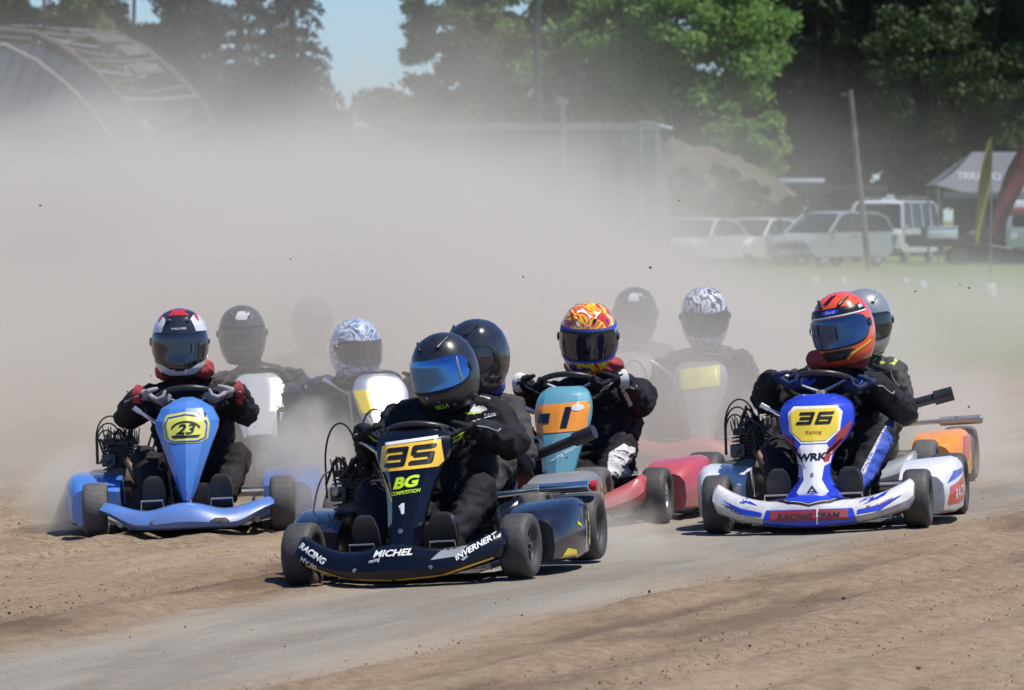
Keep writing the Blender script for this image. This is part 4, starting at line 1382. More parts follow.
def lowered(rows, k):
    return [(z * k if z > .2 else z, w, y, d, b) for z, w, y, d, b in rows]
for f in FIELD[4:]:
    if f['K']['fair'] is FAIR_WIDE:
        f['K']['fair'] = lowered(FAIR_WIDE, .91)
    f['K']['wz'] = f['P']['wz']
def build_field(only=None):
    for i, f in enumerate(FIELD):
        if only is not None and i not in only:
            continue
        f['K']['seed'] = i + 1
        r, nose, fair, pods = make_kart(f['K'], f['mx'], f['label'])
        if f['kind'] != 'none':
            stickers(f['kind'], r, nose, fair, pods)
        p = make_person(f['P'], f['mx'], f['plabel'])
build_field()
# ------------------------------------------------------------------ background: place by distance
def at(px, py, D):
    return Vector(((px - 512) / 6000 * D, D, 1.51 - (py - 216) / 6000 * D))

def foliage_mat(name, a, b, trans=.25):
    m = bpy.data.materials.new(name)
    m.use_nodes = True
    N, L = m.node_tree.nodes, m.node_tree.links
    bs = N['Principled BSDF']
    bs.inputs['Roughness'].default_value = .6
    bs.inputs['Specular IOR Level'].default_value = .3
    g = N.new('ShaderNodeNewGeometry')
    r = N.new('ShaderNodeMix')
    r.data_type = 'RGBA'
    r.inputs[6].default_value = (*a, 1)
    r.inputs[7].default_value = (*b, 1)
    L.new(g.outputs['Random Per Island'], r.inputs[0])
    L.new(r.outputs[2], bs.inputs['Base Color'])
    tr = N.new('ShaderNodeBsdfTranslucent')
    L.new(r.outputs[2], tr.inputs['Color'])
    mx = N.new('ShaderNodeMixShader')
    mx.inputs[0].default_value = trans
    L.new(bs.outputs[0], mx.inputs[1])
    L.new(tr.outputs[0], mx.inputs[2])
    L.new(mx.outputs[0], N['Material Output'].inputs[0])
    return m
M['leaf_dark'] = foliage_mat('dark_leaves', (.012, .026, .014), (.045, .075, .022), .2)
M['leaf_mid'] = foliage_mat('fresh_leaves', (.12, .24, .055), (.26, .40, .11), .5)
M['leaf_olive'] = foliage_mat('olive_leaves', (.08, .13, .035), (.17, .22, .075), .4)
M['leaf_dull'] = foliage_mat('dull_green_leaves', (.025, .045, .015), (.07, .10, .028), .2)  # darker, duller green than the olive leaves
M['needles'] = foliage_mat('conifer_needles', (.010, .028, .026), (.030, .060, .052), .15)
M['bark'] = mat('bark', (.09, .07, .055), .9, bump=.6, bscale=8, var=.3)

def leaf_mesh(name, cents, size, rg, flat=.0):
    if size > .145 and len(cents) < 45000:
        size *= .78
        cents = np.concatenate([cents, cents[: len(cents) // 2] + rg.normal(size=(len(cents) // 2, 3)) * .12])
    n = len(cents)
    d1 = rg.normal(size=(n, 3))
    d1[:, 2] *= (1 - flat)
    d1 /= np.linalg.norm(d1, axis=1)[:, None]
    d2 = np.cross(d1, rg.normal(size=(n, 3)))
    d2 /= np.linalg.norm(d2, axis=1)[:, None]
    s = size * rg.uniform(.6, 1.4, n)[:, None]
    v = np.empty((n, 4, 3))
    v[:, 0] = cents - d1 * s
    v[:, 1] = cents - d2 * s * .45
    v[:, 2] = cents + d1 * s
    v[:, 3] = cents + d2 * s * .45
    me = bpy.data.meshes.new(name)
    me.vertices.add(n * 4)
    me.vertices.foreach_set('co', v.reshape(-1))
    me.loops.add(n * 4)
    me.loops.foreach_set('vertex_index', np.arange(n * 4, dtype=np.int32))
    me.polygons.add(n)
    me.polygons.foreach_set('loop_start', np.arange(0, n * 4, 4, dtype=np.int32))
    me.polygons.foreach_set('loop_total', np.full(n, 4, dtype=np.int32))
    me.update(calc_edges=True)
    return me

def broadleaf(base, w, z0, z1, label, m='leaf_mid', leaves=26000, clumps=90, seed=1, size=.16, group='trees behind the track', depth=None):
    """crown of half-width w between heights z0 and z1, made of many leaf clumps; trunk and limbs"""
    rg = np.random.default_rng(seed)
    root = empty('broadleaf_tree', label, 'tree', group, Matrix.Translation(base))
    h = (z1 - z0) / 2
    zc = (z0 + z1) / 2
    dp = depth or w
    cs = []
    while len(cs) < clumps:
        p = rg.uniform(-1, 1, 3)
        r = np.linalg.norm(p)
        if r > 1 or r < .45:
            continue
        wob = .82 + .25 * noise.noise(Vector(p * 2.0) + Vector((seed * 5., 0, 0)))
        cs.append((p[0] * w * wob, p[1] * dp * wob, zc + p[2] * h * wob))
    cs = np.array(cs)
    idx = rg.integers(0, clumps, leaves)
    cr = rg.uniform(.5, 1.2, clumps) * (w * .17)
    off = rg.normal(size=(leaves, 3))
    off /= np.linalg.norm(off, axis=1)[:, None]
    off *= (rg.uniform(0, 1, leaves) ** .45)[:, None] * cr[idx][:, None] * np.array([1.15, 1.15, .75])
    pts = cs[idx] + off
    me = leaf_mesh('crown', pts, size, rg)
    link('crown', me, m, root)
    mb = MB()
    mb.tube([(0, 0, -.2), (.1, 0, z0 * .5 + .5), (.0, .1, z0 + .6), (.2, 0, zc + h * .3)], [w * .06 + .08, w * .045 + .06, w * .035 + .05, .05], 10)
    for k in range(9):
        c = cs[k * 7 % clumps]
        a = Vector((0.05, .05, z0 + .3 + .1 * k))
        mb.tube([a, a.lerp(Vector(c), .5) + Vector((0, 0, .3)), Vector(c)], [w * .02 + .04, .05, .02], 6)
    mb.build('trunk', 'bark', root)
    return root

def conifer(base, w, z1, label, seed=1, tiers=26, per=900, group='conifers behind the track', m='needles'):
    rg = np.random.default_rng(seed)
    root = empty('conifer_tree', label, 'tree', group, Matrix.Translation(base))
    pts = []
    mb = MB()
    mb.tube([(0, 0, -.2), (0, 0, z1 * .5), (0, 0, z1 * .98)], [.28, .18, .03], 10)
    for t in range(tiers):
        f = t / (tiers - 1)
        z = 1.2 + (z1 - 1.4) * f
        L_ = w * (1 - f) ** .75 * rg.uniform(.75, 1.1) + .25
        nb = max(4, int(9 * (1 - f) + 3))
        for b in range(nb):
            a = rg.uniform(0, 6.283)
            L2 = L_ * rg.uniform(.65, 1.1)
            k = int(per / nb * (1 - f * .6))
            u = rg.uniform(.1, 1, k) ** .8
            side = rg.normal(size=k) * (.10 + .14 * L2 * (1 - u) + .08)
            drop = .12 * L2 * np.sin(u * 3.0) - .22 * L2 * u ** 2 + rg.normal(size=k) * .10
            x = np.cos(a) * L2 * u - np.sin(a) * side
            y = np.sin(a) * L2 * u + np.cos(a) * side
            pts.append(np.stack([x, y, z + drop], 1))
            if b < 4:
                mb.tube([(0, 0, z), (math.cos(a) * L2 * .9, math.sin(a) * L2 * .9, z - .1 * L2)], [.04, .01], 5)
    me = leaf_mesh('crown', np.concatenate(pts), .15, rg)
    link('crown', me, m, root)
    mb.build('trunk', 'bark', root)
    return root

def gpt(px, D, z=0.):
    p = at(px, 216, D)
    return Vector((p.x, D, z))

# broad fresh-green trees in the centre
broadleaf(gpt(466, 205), 2.5, 1.4, 13.5, 'green tree beside the gap of open sky, paler and looser than its neighbours', 'leaf_olive', 26000, 100, 11, .15)
broadleaf(gpt(560, 212), 4.6, 3.4, 14.5, 'bright green broad tree behind the grey green shed', 'leaf_mid', 38000, 130, 12, .16)
broadleaf(gpt(672, 208), 4.3, 3.0, 12.0, 'bright green tree with sloping outline over the rusty bank', 'leaf_mid', 36000, 130, 13, .16)
broadleaf(gpt(742, 200), 1.9, 2.2, 5.6, 'low green tree at the right end of the bright green trees', 'leaf_mid', 12000, 50, 14, .14)
# dark trees on the right
broadleaf(gpt(745, 250), 4.6, 8.0, 19, 'dark tree rising behind the bright green trees', 'leaf_dark', 34000, 110, 21, .19)
broadleaf(gpt(815, 236), 5.2, .8, 19, 'dense dark tree directly behind the leaning wooden pole', 'leaf_dark', 52000, 150, 22, .19)
broadleaf(gpt(905, 240), 5.2, 1.0, 20, 'dense dark tree above the pale van', 'leaf_dark', 52000, 150, 23, .19)
broadleaf(gpt(992, 232), 5.0, .8, 19, 'dense dark tree above the grey marquee', 'leaf_dark', 52000, 150, 24, .19)
broadleaf(gpt(1075, 238), 5.0, .8, 19, 'dark tree at the right edge of the photo', 'leaf_dark', 34000, 120, 25, .19)
broadleaf(gpt(935, 228), 3.6, 2.2, 10.8, 'olive tinged tree in front of the dark ones, above the marquee', 'leaf_dull', 13000, 95, 26, .16)
broadleaf(gpt(860, 262), 7.5, .6, 20, 'dark tree closing the view behind the leaning pole and the van', 'leaf_dark', 50000, 150, 27, .24)
broadleaf(gpt(985, 266), 7.5, .6, 20, 'dark tree closing the view behind the marquee', 'leaf_dark', 50000, 150, 28, .24)
# conifers and mixed trees on the left
conifer(gpt(292, 215), 2.3, 14.5, 'tall dark conifer next to the gap of open sky', 31, 26, 800)
conifer(gpt(240, 222), 2.1, 15.5, 'tall dark conifer left of the one by the open sky', 32, 26, 800)
conifer(gpt(196, 226), 2.1, 15.0, 'dark conifer behind the right end of the curved roof frame', 33, 26, 800)
broadleaf(gpt(322, 205), 1.7, 1.0, 5.3, 'small dusty tree at the foot of the right conifer', 'leaf_olive', 9000, 44, 34, .14)
broadleaf(gpt(40, 225), 4.2, 2.0, 15, 'dark green tree behind the curved roof frame, at the far left', 'leaf_olive', 30000, 110, 35, .18)
broadleaf(gpt(130, 230), 4.2, 2.0, 15.5, 'dark green tree between the far left tree and the conifers', 'leaf_dark', 34000, 110, 36, .18)
for i, (px, w_, lb) in enumerate(((-80, 4.8, 'dark green tree just outside the left edge'), (-230, 5.0, 'dark green tree further out to the left'), (-400, 5.2, 'dark green tree at the left end of the row'), (1190, 5.2, 'dark green tree beyond the marquee on the right'), (1330, 5.2, 'dark green tree at the right end of the row'))):
    broadleaf(gpt(px, 232), w_, 1.0, 15.5, lb, 'leaf_dark', 16000, 70, 60 + i, .26)
broadleaf(gpt(362, 330), 2.0, 1.0, 7.6, 'small far off tree under the gap of open sky', 'leaf_olive', 7000, 40, 37, .18)
broadleaf(gpt(392, 300), 1.6, 1.0, 7.4, 'far off bush right of the small tree under the open sky', 'leaf_olive', 6000, 36, 38, .18)
broadleaf(gpt(250, 250), 5.0, .8, 8.2, 'low dark tree behind the conifers', 'leaf_dark', 24000, 80, 39, .2)
broadleaf(gpt(480, 240), 6.0, .8, 8.0, 'low shrubby tree behind the grey green shed', 'leaf_olive', 20000, 80, 40, .2)
broadleaf(gpt(620, 245), 6.0, .8, 9.0, 'low dark tree filling in behind the bright green trees', 'leaf_dark', 26000, 80, 41, .2)

M['roof_frame'] = mat('weathered_wood', (.075, .06, .05), .8, var=.4, dust=.04)
M['rib_pale'] = mat('pale_metal_rib', (.14, .14, .14), .6, dust=.05, var=.4)
M['shed_wall'] = mat('grey_green_sheet', (.19, .215, .195), .6, var=.25, vscale=1.5, dust=.1)
M['roof_sheet'] = mat('dark_roof_sheet', (.07, .065, .06), .8, var=.5, vscale=2)
M['shed_shade'] = mat('blue_shade_wall', (.08, .11, .16), .7, var=.1, vscale=1)  # blue grey that stands in for shade inside the arched shed
M['galv'] = mat('galvanised_steel', (.22, .23, .23), .6, metal=.3, dust=.1)
M['pole_wood'] = mat('grey_weathered_pole', (.15, .135, .12), .85, var=.3, vscale=2)
M['pole_dark'] = mat('dark_pole', (.03, .035, .04), .7)
M['rust'] = mat('rust_red_earth', (.085, .066, .045), .95, var=.6, vscale=1.6, bump=.8, bscale=3)

# ---- half-stripped arched shed at the left
def arched_shed():
    root = empty('arched_shed', 'open arched shed with bare curved roof frame and pale ribs, at the top left', 'shed', None, Matrix.Translation(gpt(40, 118)))
    base = root.location.copy()
    D0 = 112
    near = [at(-60, 34, D0), at(0, 30, D0), at(36, 34, D0), at(66, 49, D0), at(95, 72, D0), at(122, 100, D0), at(140, 128, D0), at(150, 160, D0), at(152, 262, D0)]
    sh = Vector((.75, 12, .30))
    def arch(o, k=1.):
        return [p + o - base for p in near]
    full = [Vector((2 * near[0].x - p.x, p.y, p.z)) for p in near[:0:-1]] + near
    for i, (o, r, mm) in enumerate(((Vector((0, 0, 0)), .07, 'roof_frame'), (sh, .09, 'roof_frame'), (Vector((-.35, -2.5, -.30)), .06, 'rib_pale'))):
        MB().tube([p + o - base for p in full], r, 8).build('arch_rib', mm, root)
    for k, t in enumerate((0, 1, 1.6, 2, 2.5, 3, 3.5, 4, 4.5, 5, 5.6, 6.2)):
        i = int(t)
        f = t - i
        p = near[i].lerp(near[min(i + 1, 8)], f) - base
        MB().tube([p, p + sh * .5 + Vector((0, 0, -.03 - .06 * (k % 3))), p + sh * (1.0 - .22 * (k % 3 == 1)) + Vector((0, 0, .05 * (k % 4) - .05))], .05 if k % 2 else .04, 6).build('purlin', 'rib_pale' if k in (2, 4, 7, 9) else 'roof_frame', root)
    # remnants of dark sheeting on the frame
    r_ = random.Random(4)
    for (t, u, dt, du) in ((.3, .1, .9, .8), (1.3, .35, .4, .5), (2.2, .55, .5, .35), (3.0, .6, .4, .3), (3.8, .45, .4, .4)):
        rows = []
        for a in np.linspace(0, 1, 5):
            q = t + dt * a
            i = int(q)
            p = near[i].lerp(near[i + 1], q - i) - base
            rows.append([p + sh * (u + du * b) + Vector((0, 0, .07 + .05 * r_.random())) for b in np.linspace(0, 1, 5)])
        MB().grid(rows).build('roof_sheet', 'roof_sheet', root)
    # wall sheet under the near arch, coloured as the shed's shaded inside
    o = Vector((.0, .3, -.2))
    poly = [(p + o - base) for p in full]
    for k in range(2, 8):
        p = full[k] - base
        MB().tube([p, p + sh], .045, 6).build('purlin', 'roof_frame', root)
    a = [Vector((p.x, p.y, p.z)) for p in poly]
    mb = MB()
    top = [mb.bm.verts.new(p) for p in a]
    bot = [mb.bm.verts.new(Vector((p.x, p.y, -.2))) for p in a]
    for i in range(len(a) - 1):
        if abs(a[i].x - a[i + 1].x) > .02:
            mb.bm.faces.new((top[i], top[i + 1], bot[i + 1], bot[i]))
    mb.build('shade_wall', 'shed_shade', root)
    MB().box((0.1, -6.3, 2.4), (2.6, .05, .12)).build('pale_rail', 'rib_pale', root)
arched_shed()

# ---- long grey-green shed in the middle
def long_shed():
    D = 176
    p0, p1 = at(405, 124, D), at(655, 126, D)
    c = (p0 + p1) / 2
    root = empty('long_shed', 'long low shed with grey green sheet wall, in front of the bright green trees', 'shed', None, Matrix.Translation((c.x, D, 0)))
    w = (p1.x - p0.x)
    h = c.z
    rows = []
    n = int(w / .09)
    for i in range(n + 1):
        x = -w / 2 + w * i / n
        rows.append([(x, .007 * (i % 2), -.1), (x, .007 * (i % 2), h)])
    MB().grid(rows).build('wall', 'shed_wall', root, smooth=0)
    MB().prism([(-w / 2 - .1, h), (w / 2 + .1, h), (w / 2 + .45, h * .45), (w / 2 + .45, -.1), (w / 2 + .02, -.1), (w / 2 + .02, h - .15), (-w / 2 - .1, h - .15)], 0, .12, Matrix(((1, 0, 0, 0), (0, 0, 1, -.12), (0, 1, 0, 0), (0, 0, 0, 1)))).build('edge_trim', 'shed_wall', root)
    MB().box((0, 4.1, h + .03), (w + .1, 8.2, .06)).build('roof', 'shed_wall', root)
    for k in range(4):
        MB().box((-w / 2 + w * (k + .5) / 4, -.06, h / 2), (.08, .08, h)).build('wall_post', 'shed_wall', root)
long_shed()

def pole(px, y0, y1, D, r, name, label, m, lean=0., arm=None):
    top = at(px, y0, D)
    b = Vector((at(px + lean, y0, D).x, D, -.1))
    root = empty(name, label, 'pole', None, Matrix.Translation((b.x, D, 0)))
    d = top - Vector((b.x, D, 0))
    MB().tube([(0, 0, -.2), d * .5 + Vector((-.03 if lean else 0, 0, 0)), d], [r * 1.15, r, r * .8], 10).build('shaft', m, root)
    return root, d
r, d = pole(640, 122, 260, 172, .10, 'lamp_post', 'grey lamp post with short arm at the right end of the grey green shed', 'galv')
MB().tube([d, d + Vector((.25, -.1, -.02)), d + Vector((.55, -.2, -.10))], .04, 8).build('arm', 'galv', r)
MB().box(d + Vector((.72, -.26, -.15)), (.42, .2, .09), (0, R(14), 0), .03).build('lamp_head', 'white', r)
r, d = pole(537, -30, 260, 185, .13, 'utility_pole', 'dark tall utility pole standing before the bright green trees', 'pole_dark')
MB().box(d + Vector((0, 0, -.4)), (1.6, .1, .12)).build('cross_arm', 'pole_dark', r)
r, d = pole(562, 104, 260, 174, .08, 'thin_post', 'pale thin post between the utility pole and the lamp post', 'galv')
MB().box(d + Vector((0, 0, .05)), (.35, .06, .25), (0, R(20), 0), .02).build('bracket', 'galv', r)
r, d = pole(850, 90, 262, 165, .085, 'wooden_pole', 'weathered wooden pole leaning left, beside the pale van', 'pole_wood', lean=20)
MB().box(d + Vector((-.12, 0, -.12)), (.30, .05, .06), (0, R(-8), 0)).build('cross_bar', 'pole_wood', r)
MB().tube([d * .65 + Vector((-.05, 0, 0)), d * .65 + Vector((-.22, 0, .12))], .03, 6).build('stub', 'pole_wood', r)

# ---- rust-red bank
def earth_bank():
    D = 190
    keys = [(655, 150), (672, 138), (690, 142), (712, 148), (740, 158), (765, 172), (785, 186), (798, 200), (805, 262)]
    base = gpt(725, D)
    rows = []
    for i in range(60):
        t = i / 59 * (len(keys) - 1)
        k = min(int(t), len(keys) - 2)
        px = keys[k][0] + (keys[k + 1][0] - keys[k][0]) * (t - k)
        py = keys[k][1] + (keys[k + 1][1] - keys[k][1]) * (t - k)
        top = at(px, py, D)
        ring = []
        for j in range(16):
            f = j / 15
            z = top.z * math.sin(math.pi * f) ** .7
            y = -4 + 9 * f
            nn = .22 * noise.noise(Vector((top.x * 1.3, y * 1.3, z))) + .14 * noise.noise(Vector((top.x * 4, y * 4, z)))
            ring.append(Vector((top.x - base.x, y, z + nn * (1 if 0 < j < 15 else 0))))
        rows.append(ring)
    o = MB().grid(rows).build('earth_bank', 'rust', None, smooth=60)
    o.location = base
    tag(o, 'rust red earth bank showing below the bright green trees', 'earth bank')
earth_bank()
for i, (px, w_, zt, lb) in enumerate(((666, 1.3, 3.2, 'bush at the left foot of the rusty bank'), (694, 1.4, 3.5, 'taller bush left of the middle of the rusty bank'), (722, 1.4, 3.3, 'bush right of the middle of the rusty bank'), (752, 1.3, 2.75, 'bush hiding the lower right slope of the rusty bank'), (782, 1.2, 2.3, 'bush at the right end of the rusty bank'))):
    broadleaf(gpt(px, 187), w_, .1, zt, lb, 'leaf_dull', 8000, 40, 50 + i, .12, group='bushes before the rusty bank')

# ---- parked vehicles
M['car_white'] = mat('white_car_paint', (.70, .71, .72), .25, coat=.8, dust=.1)
M['car_silver'] = mat('silver_car_paint', (.30, .32, .34), .35, metal=.0, coat=.8, dust=.1)
M['car_dark'] = mat('dark_car_paint', (.03, .04, .05), .25, coat=.8, dust=.1)
M['van_paint'] = mat('pale_van_paint', (.55, .58, .62), .35, coat=.5, dust=.08)
M['glass'] = mat('dark_car_glass', (.010, .012, .014), .18, spec=.3)
M['lampglass'] = mat('headlamp_glass', (.8, .8, .8), .08, metal=.6, coat=1)

def car(mx, paint, label, kind='sedan', group='vehicles parked beyond the track'):
    """front faces -x; origin on the ground at the centre"""
    root = empty('parked_van' if kind == 'van' else 'parked_car', label, 'van' if kind == 'van' else 'car', group, mx)
    L_, W = (4.3, 1.68) if kind != 'van' else (4.6, 1.85)
    if kind == 'sedan':
        lo = [(-2.15, .35), (-2.15, .62), (-2.02, .76), (-1.1, .90), (1.5, .95), (2.1, .92), (2.15, .40), (1.75, .24), (-1.8, .24)]
        cab = [(-1.15, .88), (-.45, 1.38), (.0, 1.45), (.65, 1.43), (1.0, 1.36), (1.62, .93)]
        pil = [(0, 1), (3, None), (5, 4)]
    elif kind == 'wagon':
        lo = [(-2.1, .38), (-2.1, .75), (-1.95, .90), (-1.05, 1.02), (2.05, 1.05), (2.12, .40), (1.75, .26), (-1.75, .26)]
        cab = [(-1.15, 1.0), (-.4, 1.56), (.0, 1.64), (1.5, 1.62), (1.8, 1.5), (2.06, 1.04)]
    else:
        lo = [(-2.3, .40), (-2.3, .9), (-2.2, 1.05), (-1.95, 1.10), (2.28, 1.10), (2.3, .40), (1.9, .28), (-1.9, .28)]
        cab = [(-2.0, 1.09), (-1.72, 1.90), (-1.5, 2.0), (2.1, 2.0), (2.22, 1.9), (2.27, 1.09)]
    fr = Matrix(((1, 0, 0, 0), (0, 0, 1, 0), (0, 1, 0, 0), (0, 0, 0, 1)))
    # lower body as a lofted shell: rounded in plan
    rows = []
    for s in (-1, -.96, -.8, 0, .8, .96, 1):
        a = abs(s)
        k = 1 - .05 * max(0, (a - .8) / .2) ** 2
        rows.append([Vector((x * (k if abs(x) > 1.9 else 1), s * W / 2, z if z > .5 or a < .9 else z + .04)) for x, z in lo])
    MB().grid(rows, closed_u=True, cap=True).build('body', paint, root, smooth=40)
    rows = []
    for s in (-1, -.9, 0, .9, 1):
        rows.append([Vector((x, s * (W / 2 - .03 - .13 * (z - cab[0][1]) / .6 * (1 if kind != 'van' else .6)) , z + (0 if abs(s) < .95 else -.015))) for x, z in cab])
    gl = MB().grid(rows, closed_u=True, cap=True).build('window_glass', 'glass', root, smooth=30)
    zt = max(z for x, z in cab)
    def side(x, z, s, e=.012):
        return Vector((x, s * (W / 2 - .03 - .13 * (z - cab[0][1]) / .6 * (1 if kind != 'van' else .6) + e), z))
    roof = []
    for s in (-1.02, -.9, -.5, 0, .5, .9, 1.02):
        rp = []
        for x, z in cab[1:-1] if kind != 'van' else cab[1:-1]:
            yy = (W / 2 - .03 - .13 * (z - cab[0][1]) / .6 * (1 if kind != 'van' else .6))
            rp.append(Vector((x, s * yy, z + .03 - .03 * abs(s) ** 4)))
        rp += [Vector((p.x, p.y, p.z - .05)) for p in rp[::-1]]
        roof.append(rp)
    MB().grid(roof, closed_u=True, cap=True).build('roof', paint, root, smooth=40)
    for s in (-1, 1):
        ps = [(cab[0], cab[1]), (cab[-1], cab[-2])]
        mid = [(-.0, .0)] if kind == 'sedan' else [(-.25, .0), (.95, .9)] if kind == 'wagon' else [(-.9, -.85), (.3, .3), (1.3, 1.3)]
        for (a, b) in ps:
            MB().tube([side(a[0], a[1], s), side(b[0], b[1], s)], .045 if kind != 'van' else .06, 6).build('pillar', paint, root)
        for x0, x1 in mid:
            zb = cab[0][1]
            MB().tube([side(x0 + .1, zb, s), side(x1 + .1, zt - .03, s)], .04, 6).build('pillar', paint if kind == 'van' else 'blackplastic', root)
        MB().box((cab[0][0] + .15, s * (W / 2 + .06), cab[0][1] + .05), (.10, .16, .11), bev=.03).build('mirror', paint, root)
        MB().box((-L_ / 2 + (.06 if kind != 'van' else .02), s * (W / 2 - .25), lo[1][1] - .02), (.12, .34, .13), bev=.04).build('headlight', 'lampglass', root)
        for x in ((-1.35, 1.3) if kind != 'van' else (-1.45, 1.4)):
            wl = MB().lathe([(-.09, .15), (-.09, .29), (-.06, .31), (.06, .31), (.09, .29), (.09, .15)], (0, 0, 0), 'y', 24).build('wheel', 'tyre', root)
            wl.location = (x, s * (W / 2 - .10), .31)
            MB().lathe([(s * .06, .19), (s * .095, .18), (s * .07, .08), (s * .095, 0)], (0, 0, 0), 'y', 16).build('hubcap', 'car_silver', wl)
        MB().box((.1 if kind != 'van' else -.35, s * (W / 2 + .004), lo[3][1] - .12), (.16, .02, .03), bev=.005).build('door_handle', 'blackplastic', root)
    MB().box((-L_ / 2 - .005, 0, .42), (.08, W * .9, .16), bev=.03).build('front_bumper', paint if kind != 'van' else 'greyplastic', root)
    MB().box((-L_ / 2 + .0, 0, .62), (.06, .7, .10), bev=.02).build('grille', 'blackplastic', root)
    MB().box((-L_ / 2 - .055, 0, .43), (.02, .42, .10), bev=.004).build('licence_plate', 'white', root)
    if kind == 'van':
        mb = MB()
        for s in (-1, 1):
            mb.tube([(-1.4, s * .7, 2.12), (1.9, s * .7, 2.12)], .025, 6)
        for x in (-1.3, -.5, .3, 1.1, 1.8):
            mb.tube([(x, -.72, 2.04), (x, -.72, 2.12), (x, .72, 2.12), (x, .72, 2.04)], .02, 6)
        mb.build('roof_rack', 'galv', root)
    return root

def park(px, D, yaw):
    return Matrix.Translation(gpt(px, D)) @ Matrix.Rotation(R(yaw), 4, 'Z')
car(park(700, 178, 64), 'car_white', 'white sedan parked at the left end of the row, most hidden by dust', 'sedan')
car(park(757, 181, 60), 'car_white', 'white hatchback second from the left in the row of parked cars', 'sedan')
car(park(794, 184.8, 55), 'car_silver', 'silver sedan whose roof shows above the white hatchback', 'sedan')
car(park(830, 179, 50), 'car_silver', 'silver grey station wagon with bright windscreen edge beside the wooden pole', 'wagon')
car(park(893, 198, 70), 'van_paint', 'pale blue grey van with roof rack, right of the wooden pole', 'van')
car(park(1040, 196, 70), 'car_dark', 'dark car half hidden behind the red flag under the marquee', 'wagon')

# pickup trailer with white box between the van and the flags
def trailer():
    root = empty('cargo_trailer', 'dark low trailer carrying a white box, between the van and the yellow flag', 'trailer', None, park(950, 184, 5))
    MB().box((0, 0, .62), (2.4, 1.3, .10), bev=.02).box((-.2, -.6, .80), (2.2, .05, .28)).box((-.2, .6, .80), (2.2, .05, .28)).build('bed', 'blackmetal', root)
    for s in (-1, 1):
        MB().lathe([(-.09, .08), (-.09, .26), (.09, .26), (.09, .08)], (.2, s * .68, .28), 'y', 20).build('wheel', 'tyre', root)
    MB().tube([(1.2, 0, .6), (1.9, 0, .5), (1.95, 0, .0)], .04, 6).build('drawbar', 'blackmetal', root)
    b = MB().box((0, 0, .22), (1.25, .6, .44), bev=.03).box((0, 0, .45), (1.3, .64, .04), bev=.01).build('storage_box', 'white', None)
    b.data.transform(Matrix.Diagonal((.72, .8, .8, 1)))
    b.matrix_world = park(942, 182, 4) @ Matrix.Translation((0, .0, .82))
    tag(b, 'white storage box lying on the trailer beside the van', 'box')
    for i, (x, h, m) in enumerate(((.75, .36, 'greyplastic'), (1.05, .5, 'blackplastic'), (-.7, .5, 'blackplastic'))):
        c = MB().box((0, 0, h / 2), (.34, .4, h), bev=.04).box((0, 0, h + .02), (.12, .12, .06), bev=.02).build('fuel_can', m, None)
        c.matrix_world = park(950, 184, 5) @ Matrix.Translation((x, .1, .67))
        tag(c, ['grey can standing on the trailer right of the white box', 'taller black can at the right end of the trailer', 'black can at the left end of the trailer'][i], 'fuel can', 'cans on the trailer')
trailer()

# ---- marquee
def marquee():
    D = 192
    k = D / 6000
    root = empty('marquee', 'grey marquee with sloping roof and pale lettering, at the right edge', 'marquee', None, Matrix.Translation(gpt(1000, D)))
    M['canvas_print'] = mat('pale_print', (.34, .35, .37), .8)
    M['canvas'] = mat('grey_canvas', (.115, .125, .14), .8, var=.12, vscale=.6)
    w, e, a = 2.35, 2.05, 3.55            # half width, eaves height, ridge height
    ridge = 1.15
    x0, x1 = at(930, 0, D).x - root.location.x, at(1120, 0, D).x - root.location.x
    ze, zr = at(0, 193, D).z, at(0, 152, D).z
    n = 16
    def pt(x, y, z):
        return Vector((x, y, z))
    xr0, xr1 = x0 + 1.35, x1 - 1.2
    rows = []
    for i in range(n + 1):
        f = i / n
        bx = x0 + (x1 - x0) * f
        tx = xr0 + (xr1 - xr0) * f
        row = []
        for j in range(n + 1):
            g = j / n
            sag = -.10 * math.sin(math.pi * g) - .05 * math.sin(math.pi * f * 3) ** 2 * (1 - g)
            row.append(pt(bx + (tx - bx) * g, -2.4 * (1 - g), ze + (zr - ze) * g + sag + (.25 * (1 - g) * (1 - min(1, f * 5)))))
        rows.append(row)
    fr_ = MB().grid(rows).build('roof_panel', 'canvas', root)
    rows = [[Vector((p.x, -p.y, p.z)) for p in r] for r in rows]
    MB().grid(rows).build('roof_panel', 'canvas', root)
    MB().grid([[(x0, -2.4, ze + .25), (xr0, 0, zr)], [(x0, 2.4, ze + .25), (xr0, 0, zr)]]).build('end_panel', 'canvas', root)
    MB().box(((x0 + x1) / 2, -2.42, ze - .10), (x1 - x0 - .5, .03, .24), bev=.005).build('valance', 'canvas', root)
    for x in (x0 + .1, (x0 + x1) / 2, x1 - .1):
        for y in (-2.35, 2.35):
            MB().tube([(x, y, -.05), (x, y, ze + .1)], .035, 8).build('leg', 'galv', root)
    bvh_o = fr_
    bm = bmesh.new()
    bm.from_mesh(bvh_o.data)
    bvh = BVHTree.FromBMesh(bm)
    bm.free()
    def fn(u, v):
        h = bvh.ray_cast(Vector((u, -6, v)), Vector((0, 1, 0)))[0]
        if h is None:
            h = bvh.find_nearest(Vector((u, -1.5, v)))[0]
        return h + Vector((0, -.02, .01))
    cx = at(968, 0, D).x - root.location.x
    decal2d([place2d(text_tris('TRIUNFO', .24, .15, .03), cx + .25, ze + .52, -.02, 1.05)], fn, 'lettering', 'canvas_print', root, maxlen=.3)
    # dark sheet at the back, painting in the shade under the roof
    rows = [[(x0 + .9, 2.2, 0.02), (x0 + .9, 2.2, ze)], [(x1, 2.2, .02), (x1, 2.2, ze)]]
    MB().grid(rows).build('inside_shade', 'blackmetal', root)
marquee()

